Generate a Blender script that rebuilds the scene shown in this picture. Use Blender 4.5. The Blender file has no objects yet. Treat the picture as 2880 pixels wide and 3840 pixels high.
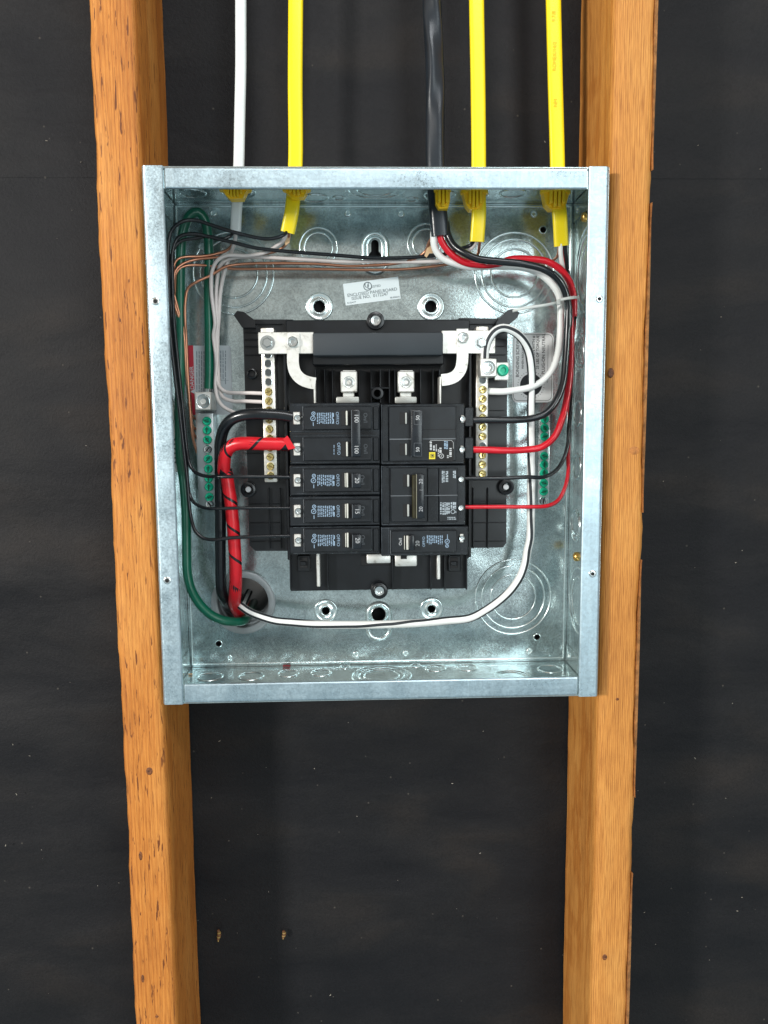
import bpy, bmesh, math, random
from mathutils import Vector, Matrix
random.seed(7)
PI = math.pi
sc = bpy.context.scene
C = sc.collection

# ------------------------------------------------------------------ camera
CAM = Vector((-0.01731, -0.63415, 0.01317)); YAW, PITCH, ROLL, FPX = 0.0319, -0.10994, -0.00835, 2896.4
sa, ca, sb, cb = math.sin(YAW), math.cos(YAW), math.sin(PITCH), math.cos(PITCH)
FWD = Vector((sa*cb, ca*cb, sb)); r0 = Vector((ca, -sa, 0)); u0 = r0.cross(FWD)
RGT = r0*math.cos(ROLL) + u0*math.sin(ROLL); UPV = -r0*math.sin(ROLL) + u0*math.cos(ROLL)
cd = bpy.data.cameras.new('camera'); cam = bpy.data.objects.new('camera', cd); C.objects.link(cam)
cd.sensor_fit = 'HORIZONTAL'; cd.sensor_width = 36; cd.lens = FPX/2880*36; cd.clip_start = .02; cd.clip_end = 60
m = Matrix((RGT, UPV, -FWD)).transposed().to_4x4(); m.translation = CAM; cam.matrix_world = m
sc.camera = cam

# ------------------------------------------------------------------ light
w = bpy.data.worlds.new('World'); sc.world = w; w.use_nodes = True
bg = w.node_tree.nodes['Background']; bg.inputs[1].default_value = .49
_t = w.node_tree.nodes.new('ShaderNodeTexCoord'); _x = w.node_tree.nodes.new('ShaderNodeSeparateXYZ'); _r = w.node_tree.nodes.new('ShaderNodeValToRGB')   # cool concrete below, timber roof above
w.node_tree.links.new(_t.outputs['Generated'], _x.inputs[0]); w.node_tree.links.new(_x.outputs[2], _r.inputs[0]); w.node_tree.links.new(_r.outputs[0], bg.inputs[0])
_m = w.node_tree.nodes.new('ShaderNodeMapRange'); _m.inputs[1].default_value = -.5; _m.inputs[2].default_value = .6
w.node_tree.links.new(_x.outputs[2], _m.inputs[0]); w.node_tree.links.new(_m.outputs[0], _r.inputs[0])
_r.color_ramp.elements[0].color = (.74, .94, 1.02, 1); _r.color_ramp.elements[1].color = (.98, .80, .66, 1)
def area(name, loc, target, size, energy, col):
    l = bpy.data.lights.new(name, 'AREA'); l.shape = 'RECTANGLE'; l.size, l.size_y = size; l.energy = energy; l.color = col
    o = bpy.data.objects.new(name, l); C.objects.link(o); o.location = loc
    o.rotation_euler = (Vector(target)-Vector(loc)).to_track_quat('-Z', 'Y').to_euler(); return o
area('window_light', (-2.6, -2.5, .55), (0, 0, 0), (.42, .42), 112, (1, .97, .92))
area('ceiling_light', (.5, -2.4, 2.3), (0, 0, 0), (1.6, .7), 46, (.93, .97, 1))
area('doorway_light', (1.5, -3.4, .35), (0, 0, 0), (1.3, 2.0), 40, (.86, .97, 1))
sc.view_settings.view_transform = 'Standard'; sc.view_settings.look = 'None'
sc.view_settings.exposure = 0; sc.view_settings.gamma = 1; sc.view_settings.use_curve_mapping = False

# ------------------------------------------------------------------ measuring helpers
ZO = {'N': (0, 0, 1), 'A': (500, 580, 1.728), 'B': (1400, 580, 1.728), 'C': (560, 1200, 2.765), 'D': (1040, 1160, 2.765),
      'E': (1600, 1160, 2.592), 'F': (560, 1720, 2.765), 'G': (1040, 1480, 3.4568), 'H': (1400, 1480, 3.455), 'I': (1700, 1480, 2.765),
      'J': (560, 2040, 2.765), 'K': (1040, 1960, 2.183), 'L': (1700, 2040, 2.765), 'M': (1040, 2160, 2.074), 'Q': (540, 640, 4.1475),
      'S': (600, 900, 5.53), 'T': (640, 1480, 5.0273), 'U': (1880, 1220, 6.9125), 'V': (680, 1280, 6.9125), 'W': (880, 1160, 5.184)}
def ray(z, x, y):
    ox, oy, s = ZO[z]; px, py = ox + x/s, oy + y/s
    return (FWD + RGT*((px-1440)/FPX) - UPV*((py-1920)/FPX))
def at(z, x, y, Y):
    d = ray(z, x, y); return CAM + d*((Y-CAM.y)/d.y)
def atx(z, x, y, X):
    d = ray(z, x, y); return CAM + d*((X-CAM.x)/d.x)
def atz(z, x, y, Z):
    d = ray(z, x, y); return CAM + d*((Z-CAM.z)/d.z)
def mm(z, px, Y): return px/ZO[z][2]*(Y-CAM.y)/FPX        # pixels of a crop -> metres at depth Y
def rect(z, x0, y0, x1, y1, Y):
    a, b = at(z, x0, (y0+y1)/2, Y), at(z, x1, (y0+y1)/2, Y); t, u = at(z, (x0+x1)/2, y0, Y), at(z, (x0+x1)/2, y1, Y)
    return a.x, b.x, u.z, t.z

# ------------------------------------------------------------------ mesh helpers
WM = {}
def obj(name, me, mat, parent=None, M=None, label=None, cat=None, group=None, kind=None):
    o = bpy.data.objects.new(name, me); C.objects.link(o)
    if mat is not None and me is not None and not me.materials: me.materials.append(mat)
    M = M or Matrix()
    if parent is not None:
        o.parent = parent; o.matrix_parent_inverse = WM[parent.name].inverted()
    o.matrix_basis = M; WM[o.name] = M
    if label: o['label'] = label
    if cat: o['category'] = cat
    if group: o['group'] = group
    if kind: o['kind'] = kind
    return o
def thing(name, label, cat, loc=(0, 0, 0), group=None):
    return obj(name, None, None, None, Matrix.Translation(loc), label, cat, group)
class MB:
    def __init__(s): s.v = []; s.f = []
    def add(s, v, f):
        b = len(s.v); s.v += [tuple(p) for p in v]; s.f += [tuple(b+i for i in q) for q in f]; return s
    def box(s, x0, x1, y0, y1, z0, z1, bev=0, seg=1):
        x0, x1 = sorted((x0, x1)); y0, y1 = sorted((y0, y1)); z0, z1 = sorted((z0, z1))
        bm = bmesh.new()
        bmesh.ops.create_cube(bm, size=1)
        for v in bm.verts: v.co = Vector(((x0+x1)/2+v.co.x*(x1-x0), (y0+y1)/2+v.co.y*(y1-y0), (z0+z1)/2+v.co.z*(z1-z0)))
        if bev: bmesh.ops.bevel(bm, geom=bm.edges[:], offset=bev, segments=seg, affect='EDGES', profile=.5)
        bm.verts.index_update(); s.add([v.co[:] for v in bm.verts], [[v.index for v in f.verts] for f in bm.faces]); bm.free(); return s
    def pbox(s, z, x0, y0, x1, y1, Yf, Yb, bev=.0004, seg=1):
        a = rect(z, x0, y0, x1, y1, Yf); return s.box(a[0], a[1], Yf, Yb, a[2], a[3], bev, seg)
    def lathe(s, prof, seg=24, M=None, sx=1, sy=1):
        M = M or Matrix(); n = len(prof); v = []; f = []
        for k in range(seg):
            a = 2*PI*k/seg
            for r, h in prof: v.append(M @ Vector((r*sx*math.cos(a), r*sy*math.sin(a), h)))
        for k in range(seg):
            for i in range(n-1):
                a, b = k*n+i, ((k+1) % seg)*n+i; q = [a, b, b+1, a+1]
                if prof[i][0] < 1e-9: q = [a, b+1, a+1]
                elif prof[i+1][0] < 1e-9: q = [a, b, a+1]
                f.append(q)
        return s.add(v, f)
    def prism(s, pts, Yf, Yb):       # pts (x,z) counter-clockwise seen from the front
        n = len(pts); v = [(x, Yf, z) for x, z in pts] + [(x, Yb, z) for x, z in pts]
        f = [list(range(n)), list(range(2*n-1, n-1, -1))] + [[i, i+n, (i+1) % n+n, (i+1) % n] for i in range(n)]
        return s.add(v, f)
    def mesh(s, name='m', smooth=40, recalc=True):
        me = bpy.data.meshes.new(name); me.from_pydata(s.v, [], s.f)
        if recalc:
            bm = bmesh.new(); bm.from_mesh(me); bmesh.ops.recalc_face_normals(bm, faces=bm.faces); bm.to_mesh(me); bm.free()
        if smooth:
            me.polygons.foreach_set('use_smooth', [True]*len(me.polygons)); me.set_sharp_from_angle(angle=math.radians(smooth))
        me.update(); return me
FRONT = Matrix.Rotation(PI/2, 4, 'X')                # local z -> towards the viewer (-Y)
ROT = {'front': FRONT, 'right': Matrix.Rotation(-PI/2, 4, 'Y'), 'left': Matrix.Rotation(PI/2, 4, 'Y'),
       'top': Matrix.Rotation(PI, 4, 'X'), 'bottom': Matrix()}
def TR(p, rot='front', spin=0): return Matrix.Translation(p) @ ROT[rot] @ Matrix.Rotation(spin, 4, 'Z')

SIDX = []
def spline(pts, step=.0025):
    SIDX.clear()
    P = [Vector(p) for p in pts]; P = [P[0]*2-P[1]] + P + [P[-1]*2-P[-2]]; out = []
    for i in range(1, len(P)-2):
        p0, p1, p2, p3 = P[i-1:i+3]; L = (p2-p1).length; n = max(2, int(L/step))
        def tj(a, b, t): return t + max((b-a).length, 1e-6)**.5
        t0 = 0; t1 = tj(p0, p1, t0); t2 = tj(p1, p2, t1); t3 = tj(p2, p3, t2)
        SIDX.append(len(out))
        for k in range(n):
            t = t1+(t2-t1)*k/n
            a1 = p0*((t1-t)/(t1-t0))+p1*((t-t0)/(t1-t0)); a2 = p1*((t2-t)/(t2-t1))+p2*((t-t1)/(t2-t1)); a3 = p2*((t3-t)/(t3-t2))+p3*((t-t2)/(t3-t2))
            b1 = a1*((t2-t)/(t2-t0))+a2*((t-t0)/(t2-t0)); b2 = a2*((t3-t)/(t3-t1))+a3*((t-t1)/(t3-t1))
            out.append(b1*((t2-t)/(t2-t1))+b2*((t-t1)/(t2-t1)))
    SIDX.append(len(out)); out.append(P[-2]); return out
def frames(pts):
    T = [(pts[min(i+1, len(pts)-1)]-pts[max(i-1, 0)]).normalized() for i in range(len(pts))]
    n = T[0].cross(Vector((0, 1, 0)));  n = n.normalized() if n.length > .1 else Vector((1, 0, 0)); F = []
    for p, t in zip(pts, T):
        n = (n - t*n.dot(t)).normalized(); F.append((p, t, n, t.cross(n)))
    return F
def tube(pts, r, seg=12, step=.0025, cap=True, mb=None, raw=False):
    P = pts if raw else spline(pts, step); F = frames(P); mb = mb or MB(); v = []; f = []
    for p, t, n, b in F:
        for k in range(seg):
            a = 2*PI*k/seg; v.append(p + (n*math.cos(a)+b*math.sin(a))*r)
    for i in range(len(F)-1):
        for k in range(seg):
            f.append([i*seg+k, i*seg+(k+1) % seg, (i+1)*seg+(k+1) % seg, (i+1)*seg+k])
    if cap: f += [list(range(seg))[::-1], [(len(F)-1)*seg+k for k in range(seg)]]
    mb.add(v, f); return mb, F
def flat(pts, wd, th, twist=None, seg=16, groove=0):     # flat cable: oval section, wide side facing the viewer
    P = spline(pts, .004); mb = MB(); v = []; f = []; N = len(P)
    for i, p in enumerate(P):
        t = (P[min(i+1, N-1)]-P[max(i-1, 0)]).normalized(); a0 = twist(i/(N-1)) if twist else 0
        s = Vector((1, 0, 0)); s = (s-t*s.dot(t)).normalized(); q = t.cross(s)
        s, q = s*math.cos(a0)+q*math.sin(a0), q*math.cos(a0)-s*math.sin(a0)
        for k in range(seg):
            a = 2*PI*k/seg; c, d = math.cos(a), math.sin(a)
            c = math.copysign(abs(c)**.6, c); d = math.copysign(abs(d)**.75, d)*(1-groove*math.exp(-(c/.25)**2))
            v.append(p+s*c*wd/2+q*d*th/2)
    for i in range(N-1):
        for k in range(seg): f.append([i*seg+k, i*seg+(k+1) % seg, (i+1)*seg+(k+1) % seg, (i+1)*seg+k])
    f += [list(range(seg))[::-1], [(N-1)*seg+k for k in range(seg)]]
    return mb.add(v, f)
def stripe(F, r, phi, half, rr=1.02):                   # a printed stripe lying along a wire
    mb = MB(); v = []; f = []; n = 5
    for i, (p, t, nn, b) in enumerate(F):
        a0 = phi(i/(len(F)-1))
        for k in range(n):
            a = a0-half+2*half*k/(n-1); v.append(p+(nn*math.cos(a)+b*math.sin(a))*r*rr)
    for i in range(len(F)-1):
        for k in range(n-1): f.append([i*n+k, i*n+k+1, (i+1)*n+k+1, (i+1)*n+k])
    return mb.add(v, f).mesh(smooth=60, recalc=False)
def ribbon(F, r, pitch, width, s0, s1):                 # tape wound round a wire
    S = [0]
    for i in range(1, len(F)): S.append(S[-1]+(F[i][0]-F[i-1][0]).length)
    def fr(s):
        s = min(max(s, 0), S[-1]-1e-6); lo = 0
        import bisect
        lo = max(0, bisect.bisect_right(S, s)-1); lo = min(lo, len(F)-2); u = (s-S[lo])/(S[lo+1]-S[lo])
        return [F[lo][j].lerp(F[lo+1][j], u) for j in range(4)]
    mb = MB(); v = []; f = []; n = 5; turns = (s1-s0)/pitch; N = int(turns*28)
    for i in range(N+1):
        a = 2*PI*turns*i/N; c = s0+(s1-s0)*i/N
        for k in range(n):
            p, t, nn, b = fr(c+width*(k/(n-1)-.5)); q = a
            rr = r*(1.0 + .03*k/(n-1)); q = -a
            v.append(p+(nn.normalized()*math.cos(q)+b.normalized()*math.sin(q))*rr)
    for i in range(N):
        for k in range(n-1): f.append([i*n+k, i*n+k+1, (i+1)*n+k+1, (i+1)*n+k])
    return mb.add(v, f).mesh(smooth=60, recalc=False)
def text(s, size, pos, ang=0, bold=0, align='CENTER'):  # flat lettering facing the viewer, returned as (verts, faces)
    cu = bpy.data.curves.new('t', 'FONT'); cu.body = s; cu.size = size; cu.align_x = align; cu.align_y = 'CENTER'; cu.offset = bold; cu.resolution_u = 3
    o = bpy.data.objects.new('t', cu); C.objects.link(o); dg = bpy.context.evaluated_depsgraph_get(); dg.update()
    me = bpy.data.meshes.new_from_object(o.evaluated_get(dg)); M = Matrix.Translation(pos) @ FRONT @ Matrix.Rotation(ang, 4, 'Z')
    v = [M @ x.co for x in me.vertices]; f = [list(p.vertices) for p in me.polygons]
    bpy.data.objects.remove(o); bpy.data.curves.remove(cu); bpy.data.meshes.remove(me); return v, f
def quad(mb, c, w_, h_, ang=0):                          # flat printed bar facing the viewer
    ca_, sa_ = math.cos(ang), math.sin(ang); v = []
    for dx, dz in ((-w_/2, -h_/2), (w_/2, -h_/2), (w_/2, h_/2), (-w_/2, h_/2)):
        v.append((c[0]+dx*ca_-dz*sa_, c[1], c[2]+dx*sa_+dz*ca_))
    mb.add(v, [[0, 1, 2, 3]])
def ringp(mb, c, r, wd, n=20):
    v = []; f = []
    for k in range(n):
        a = 2*PI*k/n; v += [(c[0]+r*math.cos(a), c[1], c[2]+r*math.sin(a)), (c[0]+(r-wd)*math.cos(a), c[1], c[2]+(r-wd)*math.sin(a))]
    for k in range(n): j = (k+1) % n; f.append([2*k+1, 2*k, 2*j, 2*j+1])
    mb.add(v, f)
def plate(outline, holes, th):                           # flat sheet in local xy with real holes
    cu = bpy.data.curves.new('p', 'CURVE'); cu.dimensions = '2D'; cu.fill_mode = 'BOTH'; cu.extrude = th/2
    for pts in [outline]+holes:
        sp = cu.splines.new('POLY'); sp.points.add(len(pts)-1); sp.use_cyclic_u = True
        for i, p in enumerate(pts): sp.points[i].co = (p[0], p[1], 0, 1)
    o = bpy.data.objects.new('p', cu); C.objects.link(o); dg = bpy.context.evaluated_depsgraph_get(); dg.update()
    me = bpy.data.meshes.new_from_object(o.evaluated_get(dg)); bpy.data.objects.remove(o); bpy.data.curves.remove(cu); me.materials.clear(); return me
def circ(x, y, r, n=28): return [(x+r*math.cos(2*PI*k/n), y+r*math.sin(2*PI*k/n)) for k in range(n)]

# ------------------------------------------------------------------ materials
def mat(name, col, rough=.5, metal=0, spec=.5, **k):
    m = bpy.data.materials.new(name); m.use_nodes = True; b = m.node_tree.nodes['Principled BSDF']
    b.inputs['Base Color'].default_value = (*col, 1); b.inputs['Roughness'].default_value = rough; b.inputs['Metallic'].default_value = metal
    b.inputs['Specular IOR Level'].default_value = spec
    for key, v in k.items(): b.inputs[key.replace('_', ' ')].default_value = v
    return m
def nd(m, t, **k):
    n = m.node_tree.nodes.new(t)
    for a, v in k.items():
        if a.startswith('i_'): n.inputs[a[2:].replace('_', ' ')].default_value = v
        else: setattr(n, a, v)
    return n
def lk(m, a, b): m.node_tree.links.new(a, b)
def coords(m, scale=(1, 1, 1)):
    t = nd(m, 'ShaderNodeNewGeometry'); mp = nd(m, 'ShaderNodeMapping'); mp.inputs['Scale'].default_value = scale
    lk(m, t.outputs['Position'], mp.inputs[0]); return mp.outputs[0]
def ramp(m, fac, stops):
    r = nd(m, 'ShaderNodeValToRGB'); e = r.color_ramp.elements
    while len(e) < len(stops): e.new(.5)
    for el, (p, c) in zip(e, stops): el.position = p; el.color = (*c, 1) if len(c) == 3 else c
    lk(m, fac, r.inputs[0]); return r.outputs[0]
def noise(m, vec, scale, detail=3, rough=.5, dist=0):
    n = nd(m, 'ShaderNodeTexNoise'); n.inputs['Scale'].default_value = scale; n.inputs['Detail'].default_value = detail
    n.inputs['Roughness'].default_value = rough; n.inputs['Distortion'].default_value = dist; lk(m, vec, n.inputs['Vector']); return n.outputs['Fac']
def mix(m, f, a, b, t='MIX'):
    x = nd(m, 'ShaderNodeMix', data_type='RGBA', blend_type=t)
    for s, i in ((f, 0), (a, 6), (b, 7)):
        if hasattr(s, 'links'): lk(m, s, x.inputs[i])
        else: x.inputs[i].default_value = s if i == 0 else (*s, 1)
    return x.outputs[2]
def bump(m, h, dist, strength=1, prev=None):
    b = nd(m, 'ShaderNodeBump'); b.inputs['Distance'].default_value = dist; b.inputs['Strength'].default_value = strength
    lk(m, h, b.inputs['Height'])
    if prev: lk(m, prev, b.inputs['Normal'])
    return b.outputs[0]
def P(m): return m.node_tree.nodes['Principled BSDF'].inputs

def galv(name, tint, rough, spangle=(.5, .85), rscale=1, streak=0):
    m = mat(name, tint, rough, .85); v = coords(m)
    sp = nd(m, 'ShaderNodeTexVoronoi'); sp.inputs['Scale'].default_value = 420; lk(m, v, sp.inputs['Vector'])
    sp2 = nd(m, 'ShaderNodeTexVoronoi'); sp2.inputs['Scale'].default_value = 95; sp2.inputs['Randomness'].default_value = 1; lk(m, v, sp2.inputs['Vector'])
    n1 = noise(m, v, 760, 4, .65); n2 = noise(m, v, 22, 4, .6, .6)
    c1 = ramp(m, n1, [(.38, tuple(t*spangle[0] for t in tint)), (.60, tint)])
    c2 = mix(m, .45, c1, ramp(m, sp.outputs['Color'], [(.1, tuple(t*spangle[1]*.75 for t in tint)), (.9, tuple(min(1, t*1.15) for t in tint))]))
    c2 = mix(m, .14 if streak else .34, c2, ramp(m, sp2.outputs['Color'], [(.15, tuple(t*.72 for t in tint)), (.85, tuple(min(1, t*1.12) for t in tint))]))
    lo_ = .90 if streak else .74; c3 = mix(m, 1, c2, ramp(m, n2, [(.3, (lo_, lo_+.02, lo_+.03)), (.68, (1, 1, 1))]), 'MULTIPLY')
    b0 = None
    if streak:
        fa = noise(m, coords(m, (1, 1, .06)), 420, 3, .6); fb = noise(m, coords(m, (.06, 1, 1)), 420, 3, .6); pz = noise(m, v, 16, 2)
        st = ramp(m, mix(m, ramp(m, pz, [(.42, (0, 0, 0)), (.58, (1, 1, 1))]), fa, fb), [(.36, (.74, .77, .80)), (.60, (1, 1, 1))])
        c3 = mix(m, .45, c3, st, 'MULTIPLY')
        scr_ = noise(m, coords(m, (1, 1, .02)), 160, 2, .5); c3 = mix(m, ramp(m, scr_, [(.23, (.25,)*3), (.27, (0, 0, 0))]), c3, tuple(t*.55 for t in tint))
    lk(m, c3, P(m)['Base Color'])
    rn = mix(m, .5, n1, n2); lk(m, ramp(m, rn, [(.35, (rough*.65,)*3), (.65, (min(1, rough*1.4),)*3)]), P(m)['Roughness'])
    b1 = bump(m, n1, .00010, .5); b2 = bump(m, noise(m, v, 12, 2), .0045*rscale, .5, b1); lk(m, b2, P(m)['Normal']); return m
M_galv = galv('galvanised_steel', (.76, .89, .90), .15, (.34, .9))
M_rim = galv('galvanised_flange', (.54, .67, .73), .38, (.78, 1.0), .4, 1)
M_ring = mat('stamped_steel', (.80, .92, .93), .22, .9)
M_silver = mat('tin_plated_metal', (.82, .82, .78), .42, .75); _v = coords(M_silver)
lk(M_silver, ramp(M_silver, noise(M_silver, _v, 130, 4, .6, .6), [(.28, (.34, .32, .29)), (.42, (.76, .75, .70)), (.7, (.88, .88, .85))]), P(M_silver)['Base Color'])
M_zinc = mat('zinc_screw', (.75, .80, .80), .22, 1)
M_brass = mat('brass_screw', (.80, .66, .28), .25, 1)
M_green = mat('green_screw', (.012, .50, .29), .22, .1)
M_gold = mat('gold_passivated_screw', (.78, .50, .14), .3, 1)
M_dark = mat('hole_dark', (.006, .007, .008), .8)
def plastic(name, col, rough, var=.4, sc_=60, bumpd=.00006, spec=.5, coat=0):
    m = mat(name, col, rough, 0, spec); v = coords(m); n = noise(m, v, sc_, 4, .6); n2 = noise(m, v, 900, 2)
    lk(m, ramp(m, n, [(.3, tuple(c*(1-var) for c in col)), (.7, tuple(min(1, c*(1+var)) for c in col))]), P(m)['Base Color'])
    lk(m, bump(m, n2, bumpd, .6), P(m)['Normal']); P(m)['Coat Weight'].default_value = coat; return m
M_base = plastic('black_moulded_plastic', (.006, .0075, .0095), .28)
M_breaker = plastic('breaker_case_plastic', (.0095, .012, .015), .26, .4, 90)
M_breaker2 = plastic('breaker_label_face', (.0085, .011, .014), .32, .3, 70)
M_handle = plastic('breaker_handle_plastic', (.009, .012, .016), .26)
M_bar = plastic('grey_cross_bar_plastic', (.022, .030, .037), .6, .10, 20)
M_edge = plastic('worn_case_edge', (.05, .06, .07), .3, .6, 160)
M_slot = mat('slot_black', (.004, .004, .005), .7)
M_flag = mat('handle_side_cream', (.62, .62, .56), .35)
M_olive = plastic('olive_lens_plastic', (.040, .036, .016), .3)
M_blkw = plastic('black_insulation', (.008, .010, .0125), .24, .3, 120, .00003)
M_whtw = plastic('white_insulation', (.80, .82, .80), .30, .06, 60, .00003)
M_greyw = plastic('grey_white_insulation', (.62, .57, .55), .38, .08, 60, .00003)
M_redw = plastic('red_insulation', (.58, .006, .018), .25, .1, 60, .00003)
M_redt = plastic('red_vinyl_tape', (.58, .007, .016), .32, .12, 80, .00008)
M_grnw = plastic('green_insulation', (.002, .105, .060), .28, .15, 60, .00003)
M_yelw = plastic('yellow_sheath', (.90, .70, .008), .33, .06, 60, .00008)
M_yclamp = plastic('yellow_clamp_plastic', (.96, .60, .012), .35, .06, 60, .00003)
M_whts = plastic('white_sheath', (.64, .68, .68), .36, .05, 60, .00008)
M_blks = plastic('black_sheath', (.014, .020, .027), .28, .2, 60, .00008)
M_copper = mat('bare_copper', (.58, .27, .17), .36, 1)
M_tie = mat('clear_nylon', (.80, .84, .82), .35, 0, .5, Transmission_Weight=.45)
M_paper = mat('sticker_paper', (.74, .83, .86), .55)
M_paper2 = mat('sticker_paper_gloss', (.88, .91, .91), .4)
M_ink = mat('black_ink', (.015, .02, .025), .6)
M_inkg = mat('grey_ink', (.11, .15, .17), .6)
M_red = mat('danger_red_ink', (.38, .012, .03), .5)
M_white = mat('white_ink', (.46, .48, .49), .6)
M_blue = mat('pale_blue_ink', (.24, .34, .45), .6)
M_grey = mat('grey_emboss_ink', (.13, .145, .16), .6)
M_yel = mat('yellow_ink', (.72, .60, .03), .5)
M_pvc = plastic('conduit_fitting', (.27, .30, .31), .30, .15, 60)
M_fill = mat('kraft_paper', (.62, .42, .24), .8)

def wood(name, cols, seed, cracks=True):
    m = mat(name, cols[1], .58, 0, .35)
    g = nd(m, 'ShaderNodeNewGeometry'); mp = nd(m, 'ShaderNodeMapping'); mp.inputs['Location'].default_value = (seed, seed*1.7, seed*.6); lk(m, g.outputs['Position'], mp.inputs[0])
    def sc3(s):
        q = nd(m, 'ShaderNodeVectorMath', operation='MULTIPLY'); q.inputs[1].default_value = s; lk(m, mp.outputs[0], q.inputs[0]); return q.outputs[0]
    warp = noise(m, sc3((1, 1, 1)), 7, 2)
    wv = nd(m, 'ShaderNodeTexWave'); wv.wave_type = 'BANDS'; wv.bands_direction = 'X'; wv.inputs['Scale'].default_value = 90 if cracks else 190
    wv.inputs['Distortion'].default_value = 14 if cracks else 8; wv.inputs['Detail'].default_value = 3; wv.inputs['Detail Scale'].default_value = .5
    lk(m, sc3((1, .55, .045)), wv.inputs['Vector'])
    fine = noise(m, sc3((1, 1, .04)), 1100, 4, .65)
    blot = noise(m, sc3((1, 1, .3)), 28, 4, .6)
    c = ramp(m, blot, [(.25, cols[0]), (.5, cols[1]), (.75, cols[2])])
    c = mix(m, .20 if cracks else .34, c, ramp(m, wv.outputs['Fac'], [(.10, cols[3]), (.45, cols[2])]))
    c = mix(m, 1, c, ramp(m, fine, [(.30, (.58, .50, .44)), (.56, (1, 1, 1))]), 'MULTIPLY')
    cr = noise(m, sc3((1, 1, .10)), 430, 3, .6, .5); patch = noise(m, sc3((1, 1, .5)), 24, 2)
    if cracks:
        mk = nd(m, 'ShaderNodeMath', operation='MULTIPLY'); lk(m, ramp(m, cr, [(.350, (1, 1, 1)), (.390, (0, 0, 0))]), mk.inputs[0]); lk(m, ramp(m, patch, [(.38, (0, 0, 0)), (.46, (1, 1, 1))]), mk.inputs[1])
        c = mix(m, mk.outputs[0], c, (.15, .042, .009))
    vo = nd(m, 'ShaderNodeTexVoronoi'); vo.inputs['Scale'].default_value = 7; lk(m, sc3((1, 1, .55)), vo.inputs['Vector'])
    c = mix(m, ramp(m, vo.outputs['Distance'], [(.018, (.75,)*3), (.05, (0, 0, 0))]), c, (.13, .045, .012))
    lk(m, c, P(m)['Base Color'])
    b = bump(m, fine, .0006, .5); b = bump(m, cr, .0012, .25 if cracks else .12, b); b = bump(m, warp, .004, .3, b); lk(m, b, P(m)['Normal']); return m
M_woodL = wood('rough_fir_left', [(.38, .118, .016), (.56, .202, .032), (.68, .300, .068), (.30, .08, .011)], 3.1)
M_woodR = wood('planed_fir_right', [(.36, .125, .020), (.58, .235, .046), (.69, .335, .085), (.40, .138, .021)], 8.4, False)
M_bark = plastic('bark_edge', (.36, .155, .045), .8, .5, 140, .0008)

M_tar = mat('tar_paper', (.015, .015, .016), .60, 0, .22); _v = coords(M_tar)
_a = noise(M_tar, _v, 9, 5, .6, .3); _b = noise(M_tar, _v, 420, 4, .7)
_s = nd(M_tar, 'ShaderNodeMapping'); _s.inputs['Scale'].default_value = (1, 1, 2.4); lk(M_tar, _v, _s.inputs[0]); _h = noise(M_tar, _s.outputs[0], 7, 3, .5, .3)
_c = ramp(M_tar, _a, [(.32, (.0060, .0064, .0082)), (.68, (.0150, .0145, .0158))])
_c = mix(M_tar, .55, _c, ramp(M_tar, _h, [(.40, (.0060, .0063, .0080)), (.54, (.0110, .0108, .0115)), (.72, (.0240, .0195, .0165))]))  # brownish streaks: sheen on the paper's ripples, painted into its colour
_c = mix(M_tar, 1, _c, ramp(M_tar, _b, [(.3, (.72, .72, .74)), (.62, (1.1, 1.1, 1.1))]), 'MULTIPLY')
_d = nd(M_tar, 'ShaderNodeTexVoronoi'); _d.inputs['Scale'].default_value = 48; lk(M_tar, _v, _d.inputs['Vector'])
_c = mix(M_tar, ramp(M_tar, _d.outputs['Distance'], [(.03, (.5,)*3), (.055, (0, 0, 0))]), _c, (.10, .09, .075))
lk(M_tar, _c, P(M_tar)['Base Color']); _bb = bump(M_tar, _b, .0009, .5); _bb = bump(M_tar, _h, .012, .35, _bb); lk(M_tar, _bb, P(M_tar)['Normal'])

# ------------------------------------------------------------------ setting: papered wall behind the studs
WY = .0892
cond = at('J', 978, 600, .0822)                          # conduit centre
seam = at('N', 1440, 668, WY).z
wl = obj('wall', None, None, None, Matrix(), kind='structure')
from mathutils import noise as mn
def sheet(z0, z1, y, hole, name, seed, amp):
    NX, NZ = 240, int((z1-z0)/.012); X0, X1 = -1.3, 1.3; v = []; f = []
    for j in range(NZ+1):
        z = z0+(z1-z0)*j/NZ
        for i in range(NX+1):
            x = X0+(X1-X0)*i/NX
            h = mn.fractal(Vector((x*3.0+seed, z*11, seed)), .9, 2, 4)*.5+.35*mn.noise(Vector((x*9+seed*2, z*26+1.5*mn.noise(Vector((x*4, z*4, 3))), 1)))
            low = min(.45, max(0, (z-seam)/.4)) if z1 > .5 else min(1, max(.0, (seam-z)/.45))
            v.append((x, y+amp*low*max(0, .55+h), z))
    for j in range(NZ):
        for i in range(NX):
            a = j*(NX+1)+i; c = Vector(v[a])
            if hole and math.hypot(c.x+.004-hole.x, c.z+.005-hole.z) < .034: continue
            f.append([a, a+1, a+NX+2, a+NX+1])
    obj(name, MB().add(v, f).mesh(smooth=80, recalc=False), M_tar, wl)
sheet(-1.1, seam+.03, WY+.0003, cond, 'paper_sheet', 3.3, .0085)
sheet(seam, 1.1, WY, None, 'paper_sheet', 8.8, .0010)
obj('sheathing_board', plate([(-1.3, -1.1), (1.3, -1.1), (1.3, 1.1), (-1.3, 1.1)], [circ(cond.x, cond.z, .031)], .008), M_tar, wl, Matrix.Translation((0, WY+.018, 0)) @ FRONT)

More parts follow.
